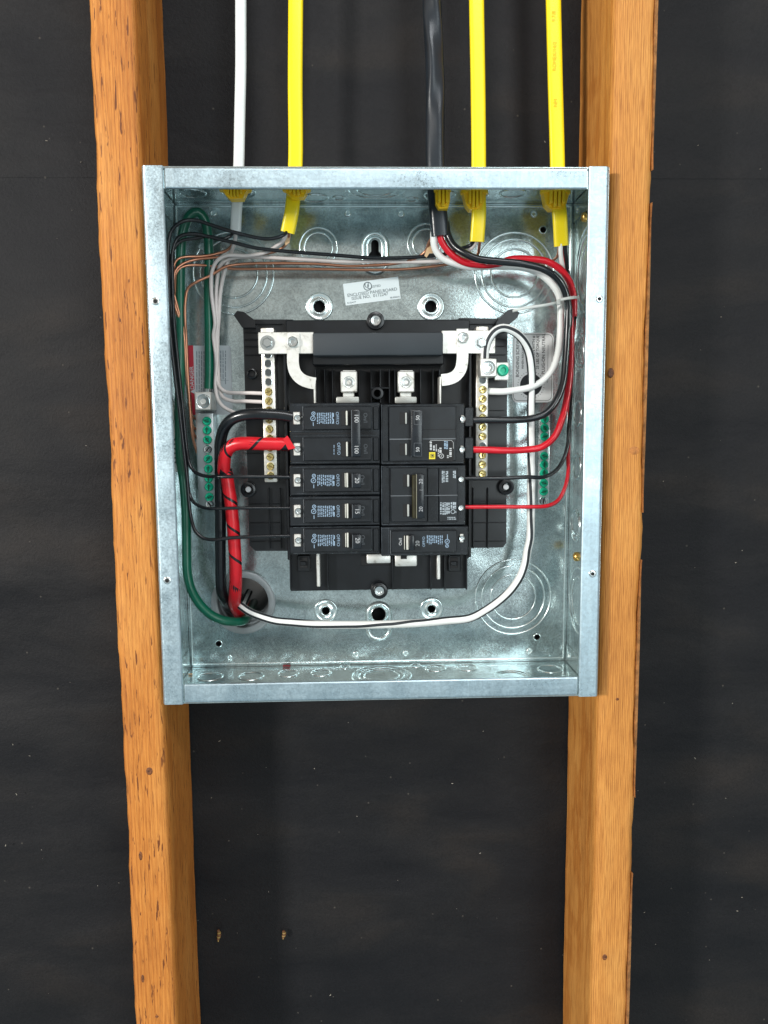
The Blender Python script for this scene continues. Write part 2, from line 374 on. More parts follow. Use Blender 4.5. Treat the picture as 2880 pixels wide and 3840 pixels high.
# ------------------------------------------------------------------ studs
def stud(name, x0, x1, matl, label, prof, seed, bark=None):
    rnd = random.Random(seed); ph = [rnd.uniform(0, 6.28) for _ in range(12)]
    base = prof(x0, x1); N = 260; mb = MB(); v = []; f = []; n = len(base)
    for i in range(N+1):
        z = -1.05+2.1*i/N
        for k, (x, y, wob) in enumerate(base):
            dx = .7*wob*(math.sin(z*21+ph[0])+.6*math.sin(z*57+ph[1]+k*.2)+.5*math.sin(z*133+ph[2])+.35*math.sin(z*290+ph[3]+k))
            dy = wob*.6*(math.sin(z*33+ph[4]+k*.3)+.5*math.sin(z*111+ph[5]))*(1 if y < .02 else 0)
            v.append((x+dx, y+dy, z))
    for i in range(N):
        for k in range(n): f.append([i*n+k, i*n+(k+1) % n, (i+1)*n+(k+1) % n, (i+1)*n+k])
    f += [list(range(n)), [N*n+k for k in range(n)][::-1]]
    mb.add(v, f); r = thing(name, label, 'stud', ((x0+x1)/2, .045, -1.05), 'wall studs'); obj('timber', mb.mesh(smooth=50), matl, r)
    return r
D = .0885
def profL(a, b):
    q = [(a, D, .0002), (a, .010, .0006), (a+.0006, .0035, .0008), (a+.003, .0006, .0006)]
    q += [(a+.003+(b-a-.006)*t, 0, .00015) for t in (.15, .35, .5, .65, .85)]
    return q + [(b-.004, .0003, .0002), (b-.0014, .0018, .0002), (b-.0002, .005, .0002), (b, .012, .0002), (b, D, .0003)]
def profR(a, b):
    q = [(a, D, .0003), (a-.0004, .045, .0004), (a+.0004, .032, .0003), (a-.0002, .022, .0003), (a+.0012, .012, .0003), (a+.0006, .006, .0003), (a+.0030, .0012, .0003), (a+.006, .0002, .0002)]
    q += [(a+(b-a)*t, 0, .0001) for t in (.35, .5, .65, .82)]
    return q + [(b-.0035, .0004, .0007), (b-.0006, .004, .0011), (b+.0012, .011, .0013), (b+.001, .02, .0009), (b, D, .0003)]
sl_stud = stud('wooden_stud', -.1837-.0368, -.1837, M_woodL, 'rough cracked orange timber stud on the left of the metal box', profL, 4)
sr_ = stud('wooden_stud', .1846, .1846+.0352, M_woodR, 'smoother timber stud with bark edge on the right of the metal box', profR, 11)
for (za, zb, dep) in ((.46, .215, .0022), (.19, -.06, .0016), (-.10, -.31, .0014), (-.38, -.58, .0022)):
    mb = MB(); v = []; f = []; N = 40; rnd = random.Random(int(za*1000))
    for i in range(N+1):
        z = za+(zb-za)*i/N; e = math.sin(PI*i/N)**.9; j = rnd.uniform(.8, 1.2)
        for (dx, y) in ((-.0022*e, -.0004), (.0006*e, .001), (dep*e*j+.0016*e-.001, .010), (dep*e*j+.0016*e-.0014, .022), (-.002, .024)): v.append((.2198+dx, y, z))
    for i in range(N):
        for k in range(5): f.append([i*5+k, i*5+(k+1) % 5, (i+1)*5+(k+1) % 5, (i+1)*5+k])
    f += [[0, 1, 2, 3, 4], [N*5+k for k in range(5)][::-1]]
    obj('bark_strip', mb.add(v, f).mesh(smooth=30), M_bark, sr_)
M_knot = plastic('knot_wood', (.15, .048, .012), .6, .7, 420, .0006)
def knot(par, x, y, rx, rz, Y=-.0001):
    p = at('N', x, y, Y); obj('knot', MB().lathe([(0, .0001), (.3, .00025), (.5, .0002), (.7, .00028), (.9, .0001), (1, -.0003)], 22, TR(p) @ Matrix.Diagonal((rx, rz, 1, 1))).mesh(smooth=60), M_knot, par)
knot(sr_, 2291, 1398, .0026, .0040); knot(sr_, 2315, 2622, .0016, .0013); knot(sr_, 2268, 3590, .0022, .0030)
knot(sl_stud, 560, 2892, .0030, .0036); knot(sl_stud, 588, 3812, .0016, .0014); knot(sl_stud, 527, 3210, .0016, .0042); knot(sl_stud, 535, 3670, .0014, .0040)
M_knot2 = plastic('pale_knot_wood', (.40, .15, .030), .6, .45, 200, .0006)
p = at('N', 2378, 1690, -.0001); obj('knot', MB().lathe([(0, .0001), (.3, .0004), (.45, .0002), (.7, .0004), (1, -.0003)], 26, TR(p) @ Matrix.Diagonal((.0048, .0036, .6, 1))).mesh(smooth=60), M_knot2, sr_)
# dust on the paper and two wood shavings
mb = MB(); rnd = random.Random(5)
for i in range(105):
    p = at('N', rnd.uniform(20, 2860), rnd.uniform(20, 3820) if i % 3 else rnd.uniform(2700, 3700), WY-.0008); s = rnd.choice((.0003, .0004, .0005, .0007)); a = rnd.uniform(0, PI)
    L_ = s*rnd.choice((.8, 1, 1.3, 1.9)); c_, s_ = math.cos(a), math.sin(a)
    q = [(p.x+L_*c_-s*.6*s_, WY-.001, p.z+L_*s_+s*.6*c_), (p.x-L_*c_-s*.5*s_, WY-.0006, p.z-L_*s_+s*.5*c_), (p.x-L_*c_*.8+s*.6*s_, WY-.0007, p.z-L_*s_*.8-s*.6*c_), (p.x+L_*c_*.7+s*.4*s_, WY-.0014, p.z+L_*s_*.7-s*.4*c_)]
    q.append((p.x, WY-.0002, p.z)); mb.add(q, [[0, 1, 2, 3], [1, 0, 4], [2, 1, 4], [3, 2, 4], [0, 3, 4]])
obj('sawdust', mb.mesh(smooth=0), mat('sawdust_flakes', (.26, .24, .20), .8), None, None, 'pale sawdust flecks clinging to the black paper', 'sawdust', kind='stuff')
for (x, y, ln, lb) in ((820, 3512, .0105, 'longer striped curl of wood shaving near the left stud foot'), (1064, 3508, .0075, 'shorter striped curl of wood shaving right of the longer one')):
    p = at('N', x, y, WY-.002); mb = MB(); pr = []
    r_ = thing('wood_shaving', lb, 'shaving', (p.x, p.y, p.z-ln/2), 'wood shavings stuck to the paper')
    for k in range(6):
        t = k/5; rr = .0021*math.sin(PI*(.25+.62*t)); z = p.z+ln*(.5-t)
        m_ = MB(); m_.lathe([(0, .0), (rr*.9, .0001), (rr, ln*.07), (rr*.85, ln*.15), (0, ln*.16)], 10, Matrix.Translation((p.x+.0006*math.sin(t*5), p.y, z)))
        obj('curl_segment', m_.mesh(), (mat('shaving_tan', (.30, .20, .06), .6) if k % 2 else mat('shaving_brown', (.16, .07, .03), .6)), r_)

# ------------------------------------------------------------------ steel enclosure
W2, H2, YF, YB = .181, .2133, -.0127, .0822
box = thing('panel_enclosure', 'open galvanised steel electrical panel box between the two studs', 'panel box', (0, YB, -H2))
th = .0014
def pt2(z, x, y): p = at(z, x, y, YB); return p.x, p.z
bosses = [('A', 1205, 985, .0125, .0052), ('B', 372, 985, .0125, .0052), ('K', 397, 720, .0112, .0037), ('K', 1262, 705, .0112, .0037)]
holes = [circ(*pt2(b[0], b[1], b[2]), b[4]) for b in bosses]
smallh = [('B', 1100, 487), ('J', 720, 1033), ('L', 868, 965)]
holes += [circ(*pt2(*h), .0027, 16) for h in smallh]
holes.append(circ(cond.x, cond.z, .0245, 48))
kx, kz = pt2('A', 1566, 640)
key = [(kx+.0058*math.cos(a), kz-.003+.0058*math.sin(a)) for a in [PI*.70+2*PI*.80*k/16 for k in range(17)]]
key += [(kx+.0034*math.cos(a), kz+.0085+.0034*math.sin(a)) for a in [0+PI*k/8 for k in range(9)]]
holes.append(key)
bx_, bz_ = pt2('K', 830, 750); holes.append(circ(bx_, bz_, .0068))
g_ = .0017; me = plate([(-W2+g_, -H2+g_), (W2-g_, -H2+g_), (W2-g_, H2-g_), (-W2+g_, H2-g_)], holes, th)
back = obj('back_wall', me, M_galv, box, Matrix.Translation((0, YB+th/2, 0)) @ FRONT)
for nm, a in (('side_wall', (-W2, -W2+th)), ('side_wall', (W2-th, W2))):
    obj(nm, MB().box(a[0], a[1], YF+.002, YB+.0040, -H2+.0002, H2-.0002).mesh(smooth=0), M_galv, box)
obj('top_wall', MB().box(-W2+th+.0002, W2-th-.0002, YF+.002, YB+.0040, H2-th, H2).mesh(smooth=0), M_galv, box)
obj('bottom_wall', MB().box(-W2+th+.0002, W2-th-.0002, YF+.002, YB+.0040, -H2, -H2+th).mesh(smooth=0), M_galv, box)
def flange(a0, a1, outer, inward, vertical, curl):        # bent sheet with a rolled outer edge and a stiffening step
    path = []
    for k in range(7):
        t = PI/2*k/6; path.append((outer+inward*.0028*(1-math.cos(PI/2-t)) if 0 else outer+inward*.0028*(1-math.sin(PI/2-t)), YF+.0028*(1-math.cos(PI/2-t))))
    path = [(outer, YF+.012)] + path + [(outer+inward*.0154, YF), (outer+inward*.0162, YF+.0006), (outer+inward*.0163, YF+.0016)]
    back_ = [(p[0]+inward*.0010 if i < 2 else min(max(p[0], -9), 9), p[1]+(.0012 if i > 1 else 0)) for i, p in enumerate(path)]
    prof = path+back_[::-1]; n = len(prof); mb = MB(); v = []; f = []; N = 24
    for i in range(N+1):
        t = a0+(a1-a0)*i/N; wv = .00018*math.sin(t*37+a0*50+outer*90)
        for u, y in prof: v.append((u, y+wv, t) if vertical else (t, y+wv, u))
    for i in range(N):
        for k in range(n): f.append([i*n+k, i*n+(k+1) % n, (i+1)*n+(k+1) % n, (i+1)*n+k])
    f += [list(range(n)), [N*n+k for k in range(n)][::-1]]
    return obj('front_flange', mb.add(v, f).mesh(smooth=35), M_rim, box)
flange(-H2, H2, -W2, 1, True, 1); flange(-H2, H2, W2, -1, True, 1)
flange(-W2+.0180, W2-.0180, H2-.0004, -1, False, 1); flange(-W2+.0180, W2-.0180, -H2+.0004, 1, False, 1)
# corner gussets seen behind the flange gaps
for sx in (-1, 1):
    for sz in (-1, 1):
        obj('corner_gusset', MB().box(sx*(W2-.0022), sx*(W2-.0175), YF+.0022, YF+.0032, sz*(H2-.0024), sz*(H2-.0165), .0002).mesh(), M_galv, box)
# flange holes
hm = MB().lathe([(0, -.0006), (.0013, -.0005), (.0016, .0003), (.0026, .00035), (.0031, 0)], 18).mesh(); dm = MB().lathe([(0, .0001), (.00155, .0001)], 14).mesh()
for z, x, y in (('A', 143, 950), ('F', 185, 1265), ('B', 1465, 935), ('L', 1445, 310)):
    p = at(z, x, y, YF); o = obj('flange_hole', hm, M_zinc, box, TR(p)); obj('hole_bore', dm, M_dark, o, TR(p))
e_ = .0042
for a, b in (((-W2+e_, -H2+e_), (W2-e_, -H2+e_)), ((W2-e_, -H2+e_), (W2-e_, H2-e_)), ((-W2+e_, H2-e_), (W2-e_, H2-e_)), ((-W2+e_, -H2+e_), (-W2+e_, H2-e_))):
    obj('folded_bead', tube([(a[0], YB+.0002, a[1]), ((a[0]+b[0])/2, YB+.0002, (a[1]+b[1])/2), (b[0], YB+.0002, b[1])], .0011, 10, .05)[0].mesh(smooth=60), M_ring, box)
# embossed bosses round the mounting holes
for z, x, y, R_, r_ in bosses:
    pr = [(r_, -.0012), (r_, .0008), (r_+.0006, .0012), (r_+.0016, .0012), (r_+.0026, .0006), (R_*.72, .0003), (R_*.80, .0006), (R_*.90, .0011), (R_*.96, .0009), (R_, .0001)]
    obj('mounting_boss', MB().lathe(pr, 32).mesh(smooth=60), M_ring, box, TR(at(z, x, y, YB)))
def oval(cx, c0, c1, R_, w_, h_, name):
    pts = []
    def ring(r, hh):
        o_ = []
        for k in range(40):
            a = 2*PI*k/40; o_.append((cx+r*math.cos(a), YB-hh, (c1 if math.sin(a) > 0 else c0)+r*math.sin(a)))
        return o_
    R = [ring(R_, .0001), ring(R_-w_*.35, h_*.8), ring(R_-w_*.6, h_), ring(R_-w_*.85, h_*.7), ring(R_-w_, .0002)]; mb = MB(); v = sum(R, []); f = []
    for i in range(4):
        for k in range(40): j = (k+1) % 40; f.append([i*40+k, i*40+j, (i+1)*40+j, (i+1)*40+k])
    obj(name, mb.add(v, f).mesh(smooth=60, recalc=False), M_ring, box)
oval(kx, kz-.006, kz+.0065, .0133, .0045, .0022, 'keyhole_emboss'); oval(kx, kz-.005, kz+.0072, .0077, .0022, .0012, 'keyhole_emboss')
oval(bx_, bz_-.0135, bz_, .0128, .0045, .0022, 'keyhole_emboss'); oval(bx_, bz_, bz_, .0086, .0022, .0014, 'keyhole_emboss')
# dimples
dmp = MB().lathe([(0, .0003), (.0011, .0003), (.0014, .0009), (.0021, .0012), (.0028, .0007), (.0032, .0001)], 18).mesh(smooth=60)
for z, x, y in (('A', 518, 380), ('A', 1390, 380), ('B', 180, 383), ('B', 1040, 385), ('J', 835, 1180), ('M', 612, 607), ('M', 998, 600), ('L', 788, 1110), ('Q', 900, 1180)):
    obj('dimple', dmp, M_ring, box, TR(at(z, x, y, YB)))
rimm = MB().lathe([(.0027, .0001), (.0028, .0005), (.0034, .0005), (.0037, .0001)], 18).mesh(smooth=60)
for h in smallh: obj('hole_rim', rimm, M_ring, box, TR(at(*h, YB)))
# knockouts: stamped concentric discs
KM = {}
def knock(radii, p, rot='front', matl=M_ring, spin=0):
    k = tuple(radii)
    if k not in KM:
        mb = MB()
        for i, r in enumerate(sorted(radii)):
            mb.lathe([(r-.0011, -.0002), (r-.0007, .0003), (r-.0003, .00055), (r+.0001, .00055), (r+.0005, .0003), (r+.0008, -.0002)], 64)
        for i, r in enumerate(sorted(radii)):
            for a in (.7+i*.9, .7+i*.9+PI):
                mb.box(r*math.cos(a)-.0010, r*math.cos(a)+.0010, r*math.sin(a)-.0007, r*math.sin(a)+.0007, 0, .0008, .0003)
        KM[k] = mb.mesh(smooth=80)
    q = Vector(p); off = {'front': (0, -.0003, 0), 'right': (-.0003, 0, 0), 'left': (.0003, 0, 0), 'top': (0, 0, -.0003), 'bottom': (0, 0, .0003)}[rot]
    obj('knockout', KM[k], matl, box, TR(q+Vector(off), rot, spin))
big = (.0215, .0300, .0360); med = (.0125, .0170); sml = (.0112,)
for z, x, y, r in (('N', 1929, 1025, big), ('N', 876, 1025, big), ('L', 620, 550, big), ('A', 1200, 600, med), ('B', 345, 575, med)):
    knock(r, at(z, x, y, YB), spin=random.uniform(0, 6))
for z, x, y, r in (('A', 385, 250, sml), ('A', 680, 245, (.0112, .0145)), ('A', 1180, 280, (.0112,)), ('A', 1330, 280, (.0055,)), ('B', 20, 225, (.0170, .0240)), ('B', 250, 290, (.0055,)), ('B', 905, 250, sml), ('B', 1180, 255, (.0125,)), ('B', 660, 262, (.0112,)), ('B', 430, 262, (.0135,))):
    knock(r, atz(z, x, y, H2-th), 'top')
for z, x, y, r in (('J', 630, 1378, sml), ('J', 1055, 1372, sml), ('J', 1440, 1345, (.0095,)), ('M', 340, 755, (.0095,)), ('M', 525, 710, (.0050,)), ('M', 810, 775, (.0160, .0205, .0270)), ('M', 1075, 700, (.0050,)), ('M', 1230, 718, (.0095,)), ('M', 1475, 714, (.0095,)), ('L', 1000, 1298, sml), ('L', 610, 1372, (.0120, .0160))):
    knock(r, atz(z, x, y, -H2+th), 'bottom')
for z, x, y, r in (('B', 1390, 740, big), ('E', 1488, 410, (.0120, .0160)), ('I', 1290, 195, sml), ('I', 1283, 745, sml), ('I', 1268, 1355, (.0112, .0145)), ('L', 1300, 590, (.0215, .0300))):
    knock(r, atx(z, x, y, W2-th), 'right')
for (Y, Z, r) in ((.045, .16, sml), (.04, .03, (.0120, .0160)), (.04, -.12, sml)): knock(r, (-W2+th, Y, Z), 'left')
# folded corner tabs on the right side wall and screws through it into the stud
scr = lambda r, h: MB().lathe([(0, h*.45), (r*.40, h*.45), (r*.48, h*.95), (r*.80, h), (r*.95, h*.75), (r, h*.3), (r, 0)], 18).mesh(smooth=45)
S_brass, S_green, S_zinc, S_gold = scr(.0034, .0026), scr(.0040, .0026), scr(.0048, .0030), scr(.0042, .0035)
for z, x, y in (('B', 1378, 405), ('L', 1290, 130)):
    obj('wood_screw', S_gold, M_gold, box, TR(atx(z, x, y, W2-th), 'right'))
for sz in (1, -1):
    zc = sz*(H2-.0105)
    obj('corner_tab', MB().box(W2-th-.0012, W2-th-.0002, .004, .080, zc-.0085, zc+.0085, .0003).mesh(), M_galv, box)
    obj('tab_rivet', dmp, M_ring, box, TR((W2-th-.0012, .068, zc), 'right'))
    obj('corner_tab', MB().box(-W2+th+.0002, -W2+th+.0012, .004, .080, zc-.0085, zc+.0085, .0003).mesh(), M_galv, box)
# stickers
c0 = at('N', 1394, 1093, YB-.0003)
def sticker(name, pts, Y, matl): return obj(name, MB().prism(pts, Y-.00018, Y).mesh(smooth=0), matl, box)
def qp(z, P_, Y): return [(at(z, x, y, Y).x, at(z, x, y, Y).z) for x, y in P_]
ZO['X'] = (1270, 1020, 6.636)
Y = YB-.0004
st = sticker('listing_sticker', qp('X', [(175, 835), (1545, 660), (1480, 115), (105, 300)], Y), Y, M_paper)
mb = MB(); ang = .125; Yt = Y-.0003
ringp(mb, at('X', 722, 355, Yt), mm('X', 105, Yt), mm('X', 20, Yt))
for s, x, y, h in (('U', 700, 335, 130), ('L', 748, 372, 130), ('LISTED', 925, 355, 62), ('ENCLOSED PANELBOARD', 835, 505, 84), ('ISSUE NO.  0172247', 775, 605, 84), ('B-32ACP', 320, 760, 44), ('80-8583-0', 1400, 628, 44)):
    mb.add(*text(s, mm('X', h, Yt)*1.25, at('X', x, y, Yt), ang, .00002))
obj('lettering', mb.mesh(smooth=0, recalc=False), M_inkg, st)
def rsquare(z, x0, y0, x1, y1, r, Y):
    a = rect(z, x0, y0, x1, y1, Y); R_ = r; pts = []
    for cx, cz, s in ((a[1]-R_, a[2]+R_, -PI/2), (a[1]-R_, a[3]-R_, 0), (a[0]+R_, a[3]-R_, PI/2), (a[0]+R_, a[2]+R_, PI)):
        for k in range(5): t = s+PI/2*k/4; pts.append((cx+R_*math.cos(t), cz+R_*math.sin(t)))
    return pts
def outline(mb, pts, Y, wd):
    for i in range(len(pts)):
        a, b = Vector(pts[i]), Vector(pts[(i+1) % len(pts)]); d = b-a
        if d.length < 1e-7: continue
        quad(mb, ((a.x+b.x)/2, Y, (a.y+b.y)/2), d.length+wd*.5, wd, math.atan2(d.y, d.x))
st = sticker('torque_sticker', rsquare('U', 290, 195, 1345, 2000, .005, Y), Y, M_paper2); mb = MB()
outline(mb, rsquare('U', 320, 240, 1310, 1950, .004, Yt), Yt, .00035)
for s, x, y, h in (('BONDING SCREW', 425, 860, 100), ('WHEN REQUIRED', 560, 800, 70), ('TIGHTEN WITH #', 840, 660, 82), ('25 LBS OF TORQUE', 945, 700, 86), ('PLUG-ON NEUTRAL', 1095, 740, 100)):
    mb.add(*text(s, mm('U', h, Yt)*1.15, at('U', x, y, Yt), PI/2, .00003))
q = at('U', 770, 1545, Yt); ringp(mb, q, mm('U', 285, Yt), mm('U', 284, Yt), 32)
for k in range(32):
    a = 2*PI*k/32; quad(mb, (q.x+mm('U', 340, Yt)*math.cos(a), Yt, q.z+mm('U', 340, Yt)*math.sin(a)), .0007, .0005, a)
quad(mb, at('U', 1205, 1000, Yt), .0003, .034); 
obj('lettering', mb.mesh(smooth=0, recalc=False), M_ink, st)
st = sticker('danger_sticker', rsquare('V', 190, 110, 1310, 1900, .003, Y), Y, mat('sticker_grey', (.40, .44, .46), .5)); mb = MB()
quad(mb, at('V', 265, 1010, Yt), mm('V', 140, Yt), mm('V', 1740, Yt)); obj('red_band', mb.mesh(smooth=0, recalc=False), M_red, st)
mb = MB(); mb.add(*text('DANGER', mm('V', 125, Yt)*1.15, at('V', 275, 950, Yt-.0002), PI/2, .00004)); t_ = at('V', 285, 1300, Yt-.0002); s_ = .0022
mb.add([(t_.x+s_, t_.y, t_.z-s_), (t_.x+s_, t_.y, t_.z+s_), (t_.x-s_*.9, t_.y, t_.z)], [[0, 1, 2]]); obj('danger_lettering', mb.mesh(smooth=0, recalc=False), M_white, st)
mb = MB(); rnd = random.Random(2)
for x in range(400, 1200, 62):
    y = 260 if x < 1000 else 240
    while y < (1000 if x > 900 else 1750):
        L_ = rnd.uniform(40, 170); quad(mb, at('V', x, y+L_/2, Yt), mm('V', 24, Yt), mm('V', L_, Yt)); y += L_+26
quad(mb, at('V', 1100, 1015, Yt), mm('V', 250, Yt), .0003)
obj('fine_print', mb.mesh(smooth=0, recalc=False), mat('fine_print_ink', (.16, .19, .21), .6), st)
a_, b_ = atx('T', 30, 235, -W2+th+.0004), atx('T', 190, 1440, -W2+th+.0004)
sl_ = obj('side_label', MB().box(-W2+th+.0002, -W2+th+.0005, .012, .062, b_.z, a_.z, 0).mesh(smooth=0), M_paper2, box)
mb = MB()
for k in range(6): mb.box(-W2+th+.0005, -W2+th+.0007, .045, .060, b_.z+.008+k*.004, b_.z+.0095+k*.004)
obj('printed_lines', mb.mesh(smooth=0), M_inkg, sl_)
# small grounding mark at the back right
# ------------------------------------------------------------------ conduit fitting in the knocked-out hole
cf = thing('conduit_fitting', 'grey round conduit fitting through the bottom left knockout', 'conduit', (cond.x, YB, cond.z))
Mx = Matrix.Translation((cond.x, YB, cond.z)) @ FRONT
obj('locknut', MB().lathe([(.0238, -.001), (.0238, .0040), (.0250, .0048), (.0285, .0048), (.0300, .0036), (.0300, .0004)], 40, Mx).mesh(smooth=40), M_pvc, cf)
obj('pipe', MB().lathe([(.0238, .001), (.0236, -.006), (.0222, -.007), (.0222, -.016), (.0212, -.017), (.0212, -.028), (.0202, -.029), (.0202, -.30), (.0245, -.30), (.0245, -.0035)], 40, Mx).mesh(smooth=35), M_pvc, cf)

# ------------------------------------------------------------------ black moulded interior
pi = thing('panel_interior', 'black moulded plastic bus base carrying the breakers', 'bus base', (at('N', 1410, 2210, .08).x, .08, at('N', 1410, 2210, .08).z))
YW = .052
def poly(z, P_, Yf, Yb, matl=M_base, name='base_plate', par=pi, bev=0):
    pts = qp(z, P_, Yf)[::-1]; me = MB().prism(pts, Yf, Yb).mesh(smooth=30); return obj(name, me, matl, par)
poly('N', [(911, 1210), (925, 1198), (1100, 1198), (1100, 2066), (958, 2066), (936, 2046)], YW, .0815, name='side_wing')
poly('N', [(1720, 1192), (1880, 1195), (1903, 1210), (1899, 2036), (1886, 2053), (1720, 2056)], YW, .0815, name='side_wing')
obj('centre_body', MB().pbox('N', 1072, 1199, 1762, 1262, .040, .0814, .0008).mesh(), M_base, pi)
obj('centre_body', MB().pbox('N', 1080, 1262, 1760, 2100, .047, .0813, .0008).mesh(), M_base, pi)
# lower shelf
obj('lower_shelf', MB().pbox('N', 1087, 2050, 1752, 2212, .046, .0812, .0008).mesh(), M_base, pi)
for x in (1088, 1228, 1472, 1615, 1668, 1750): obj('shelf_rib', MB().pbox('N', x-2, 2070, x+3, 2212, .0385, .0462, .0003).mesh(), M_base, pi)
obj('bus_stab', MB().pbox('K', 320, 200, 350, 525, .036, .0465, .0006).mesh(), M_silver, pi)
obj('bus_stab', MB().pbox('K', 1307, 200, 1336, 465, .036, .0465, .0006).mesh(), M_silver, pi)
for z, x0, y0, x1, y1 in (('K', 730, 255, 930, 335), ('K', 960, 255, 1145, 360)): obj('bus_tab', MB().pbox(z, x0, y0, x1, y1, .040, .0465, .0014, 2).mesh(), M_silver, pi)
obj('bus_tab_slot', MB().pbox('K', 1010, 262, 1060, 298, .0393, .0398, .0).mesh(), M_slot, pi)
obj('tab_recess', MB().pbox('K', 685, 262, 960, 350, .0452, .0461, .0004).mesh(), M_slot, pi)
for x0, x1, fl in ((165, 270, 1), (1400, 1500, -1)):
    obj('latch_hook', MB().pbox('K', x0, 270, x1, 400, .041, .0461, .0006).mesh(), M_base, pi)
    obj('latch_window', MB().pbox('K', x0+18, 285, x1-22, 372, .0403, .0409, .0002).mesh(), M_slot, pi)
    obj('latch_finger', MB().pbox('K', x0+22, 318, x0+68, 352, .038, .0405, .0004).mesh(), M_breaker, pi)
# wing ribs
for sx, xs in ((0, (917, 1058)), (1, (1765, 1897))):
    for y in (1215, 1246, 1272, 1298, 1330): obj('wing_rib', MB().pbox('N', xs[0], y-2, xs[1], y+2, YW-.0022, YW+.0005, .0003).mesh(), M_base, pi)
    for y in (1540, 1700, 1890, 1960, 2030): obj('wing_rib', MB().pbox('N', xs[0]+(18 if sx == 0 and y > 1800 else 2), y-1.5, xs[1]-4, y+1.5, YW-.0012, YW+.0005, .0003).mesh(), M_base, pi)
    for x in ((1010, 1052) if sx == 0 else (1775, 1830)): obj('wing_rib', MB().pbox('N', x-2, 1830, x+2, 2058, YW-.003, YW+.0005, .0003).mesh(), M_base, pi)
# raised rails that flank the breakers
obj('side_rail', MB().pbox('N', 1069, 1262, 1081, 2100, .030, .0500, .0006).mesh(), M_base, pi)
obj('side_rail', MB().pbox('N', 1757, 1262, 1768, 2090, .030, .0500, .0006).mesh(), M_base, pi)
for y0, y1 in ((1527, 1600), (1640, 1720)): obj('wire_guide', MB().pbox('N', 1742, y0, 1776, y1, .020, .0500, .0008).mesh(), M_breaker, pi)
# ears
poly('A', [(650, 1040), (672, 1012), (715, 1018), (790, 1075), (790, 1120), (705, 1120)], .044, .075, name='corner_ear')
poly('B', [(800, 1080), (870, 1008), (905, 998), (948, 1022), (935, 1055), (870, 1110), (790, 1120)], .044, .075, name='corner_ear')
# screw posts
def post(z, x, y, R_, Yf, Ybk, core, matl, rc):
    p = at(z, x, y, Yf); L_ = Ybk-Yf
    o = obj('screw_post', MB().lathe([(R_*.55, -.003), (R_*.6, -.0008), (R_*.72, 0), (R_*.93, -.0004), (R_, -.0016), (R_, -L_)], 28).mesh(smooth=50), M_base, pi, TR(p))
    q = p+Vector((0, .0032, 0))
    obj('post_screw', core, matl, o, TR(q)) if core else obj('post_bore', MB().lathe([(0, 0), (R_*.58, 0)], 16).mesh(), M_slot, o, TR(q))
S_post = scr(.0050, .0034); S_dot = MB().lathe([(0, .002), (.0022, .002), (.0026, .0012), (.0026, 0)], 16).mesh(smooth=40)
post('D', 1020, 115, .0078, .036, .081, S_post, M_zinc, 1); post('K', 835, 560, .0076, .036, .081, S_post, M_zinc, 1)
post('F', 1022, 322, .0069, .046, .081, S_dot, M_white, 1); post('I', 552, 960, .0071, .046, .081, S_dot, M_zinc, 1)
post('C', 1060, 555, .0046, .045, .081, None, None, 1)
# lug bay: recessed pocket walls
obj('lug_bay_floor', MB().pbox('N', 1184, 1366, 1652, 1520, .0455, .0472, .0002).mesh(), M_slot, pi)
obj('lug_bay_lintel', MB().pbox('N', 1172, 1328, 1665, 1368, .030, .0472, .0008).mesh(), M_base, pi)
for x0, x1 in ((1180, 1187), (1216, 1220), (1245, 1249), (1345, 1349), (1390, 1394), (1424, 1430), (1458, 1463), (1479, 1483), (1575, 1580), (1622, 1626), (1646, 1652)):
    obj('lug_bay_rib', MB().pbox('N', x0, 1384, x1, 1512, .034, .0456, .0003).mesh(), M_base, pi)
obj('lug_bay_rib', MB().pbox('N', 1390, 1452, 1463, 1458, .033, .0456, .0003).mesh(), M_base, pi)
p = at('D', 1038, 870, .030); obj('lug_bay_post', MB().lathe([(.0032, -.006), (.0032, 0), (.0050, -.0002), (.0054, -.001), (.0054, -.015)], 20).mesh(smooth=40), M_base, pi, TR(p))
for x0, x1, tx0, tx1 in ((655, 830, 608, 850), (1248, 1422, 1218, 1448)):
    lg = obj('main_lug', MB().pbox('D', x0, 640, x1, 860, .030, .046, .0008).mesh(), M_silver, pi)
    obj('lug_cap', MB().pbox('D', x0+22, 630, x1-14, 652, .0312, .044, .0005).mesh(), M_silver, lg)
    p = at('D', (x0+x1)/2-2, 755, .030)
    obj('lug_screw', MB().lathe([(0, -.0012), (.0016, -.0010), (.0018, .0002), (.0034, .0003), (.0038, -.0004), (.0045, -.0002), (.0047, .0002), (.0050, -.0002)], 26).mesh(smooth=40), M_zinc, lg, TR(p+Vector((0, -.0003, 0))))
    obj('lug_tang', MB().pbox('D', x0+25, 858, x1-30, 915, .036, .041, .0006).mesh(), M_silver, lg)
    obj('bus_shoulder', MB().pbox('D', tx0, 905, tx1, 975, .032, .044, .0012, 2).mesh(), mat('bus_grey', (.36, .37, .35), .45, .6), pi)
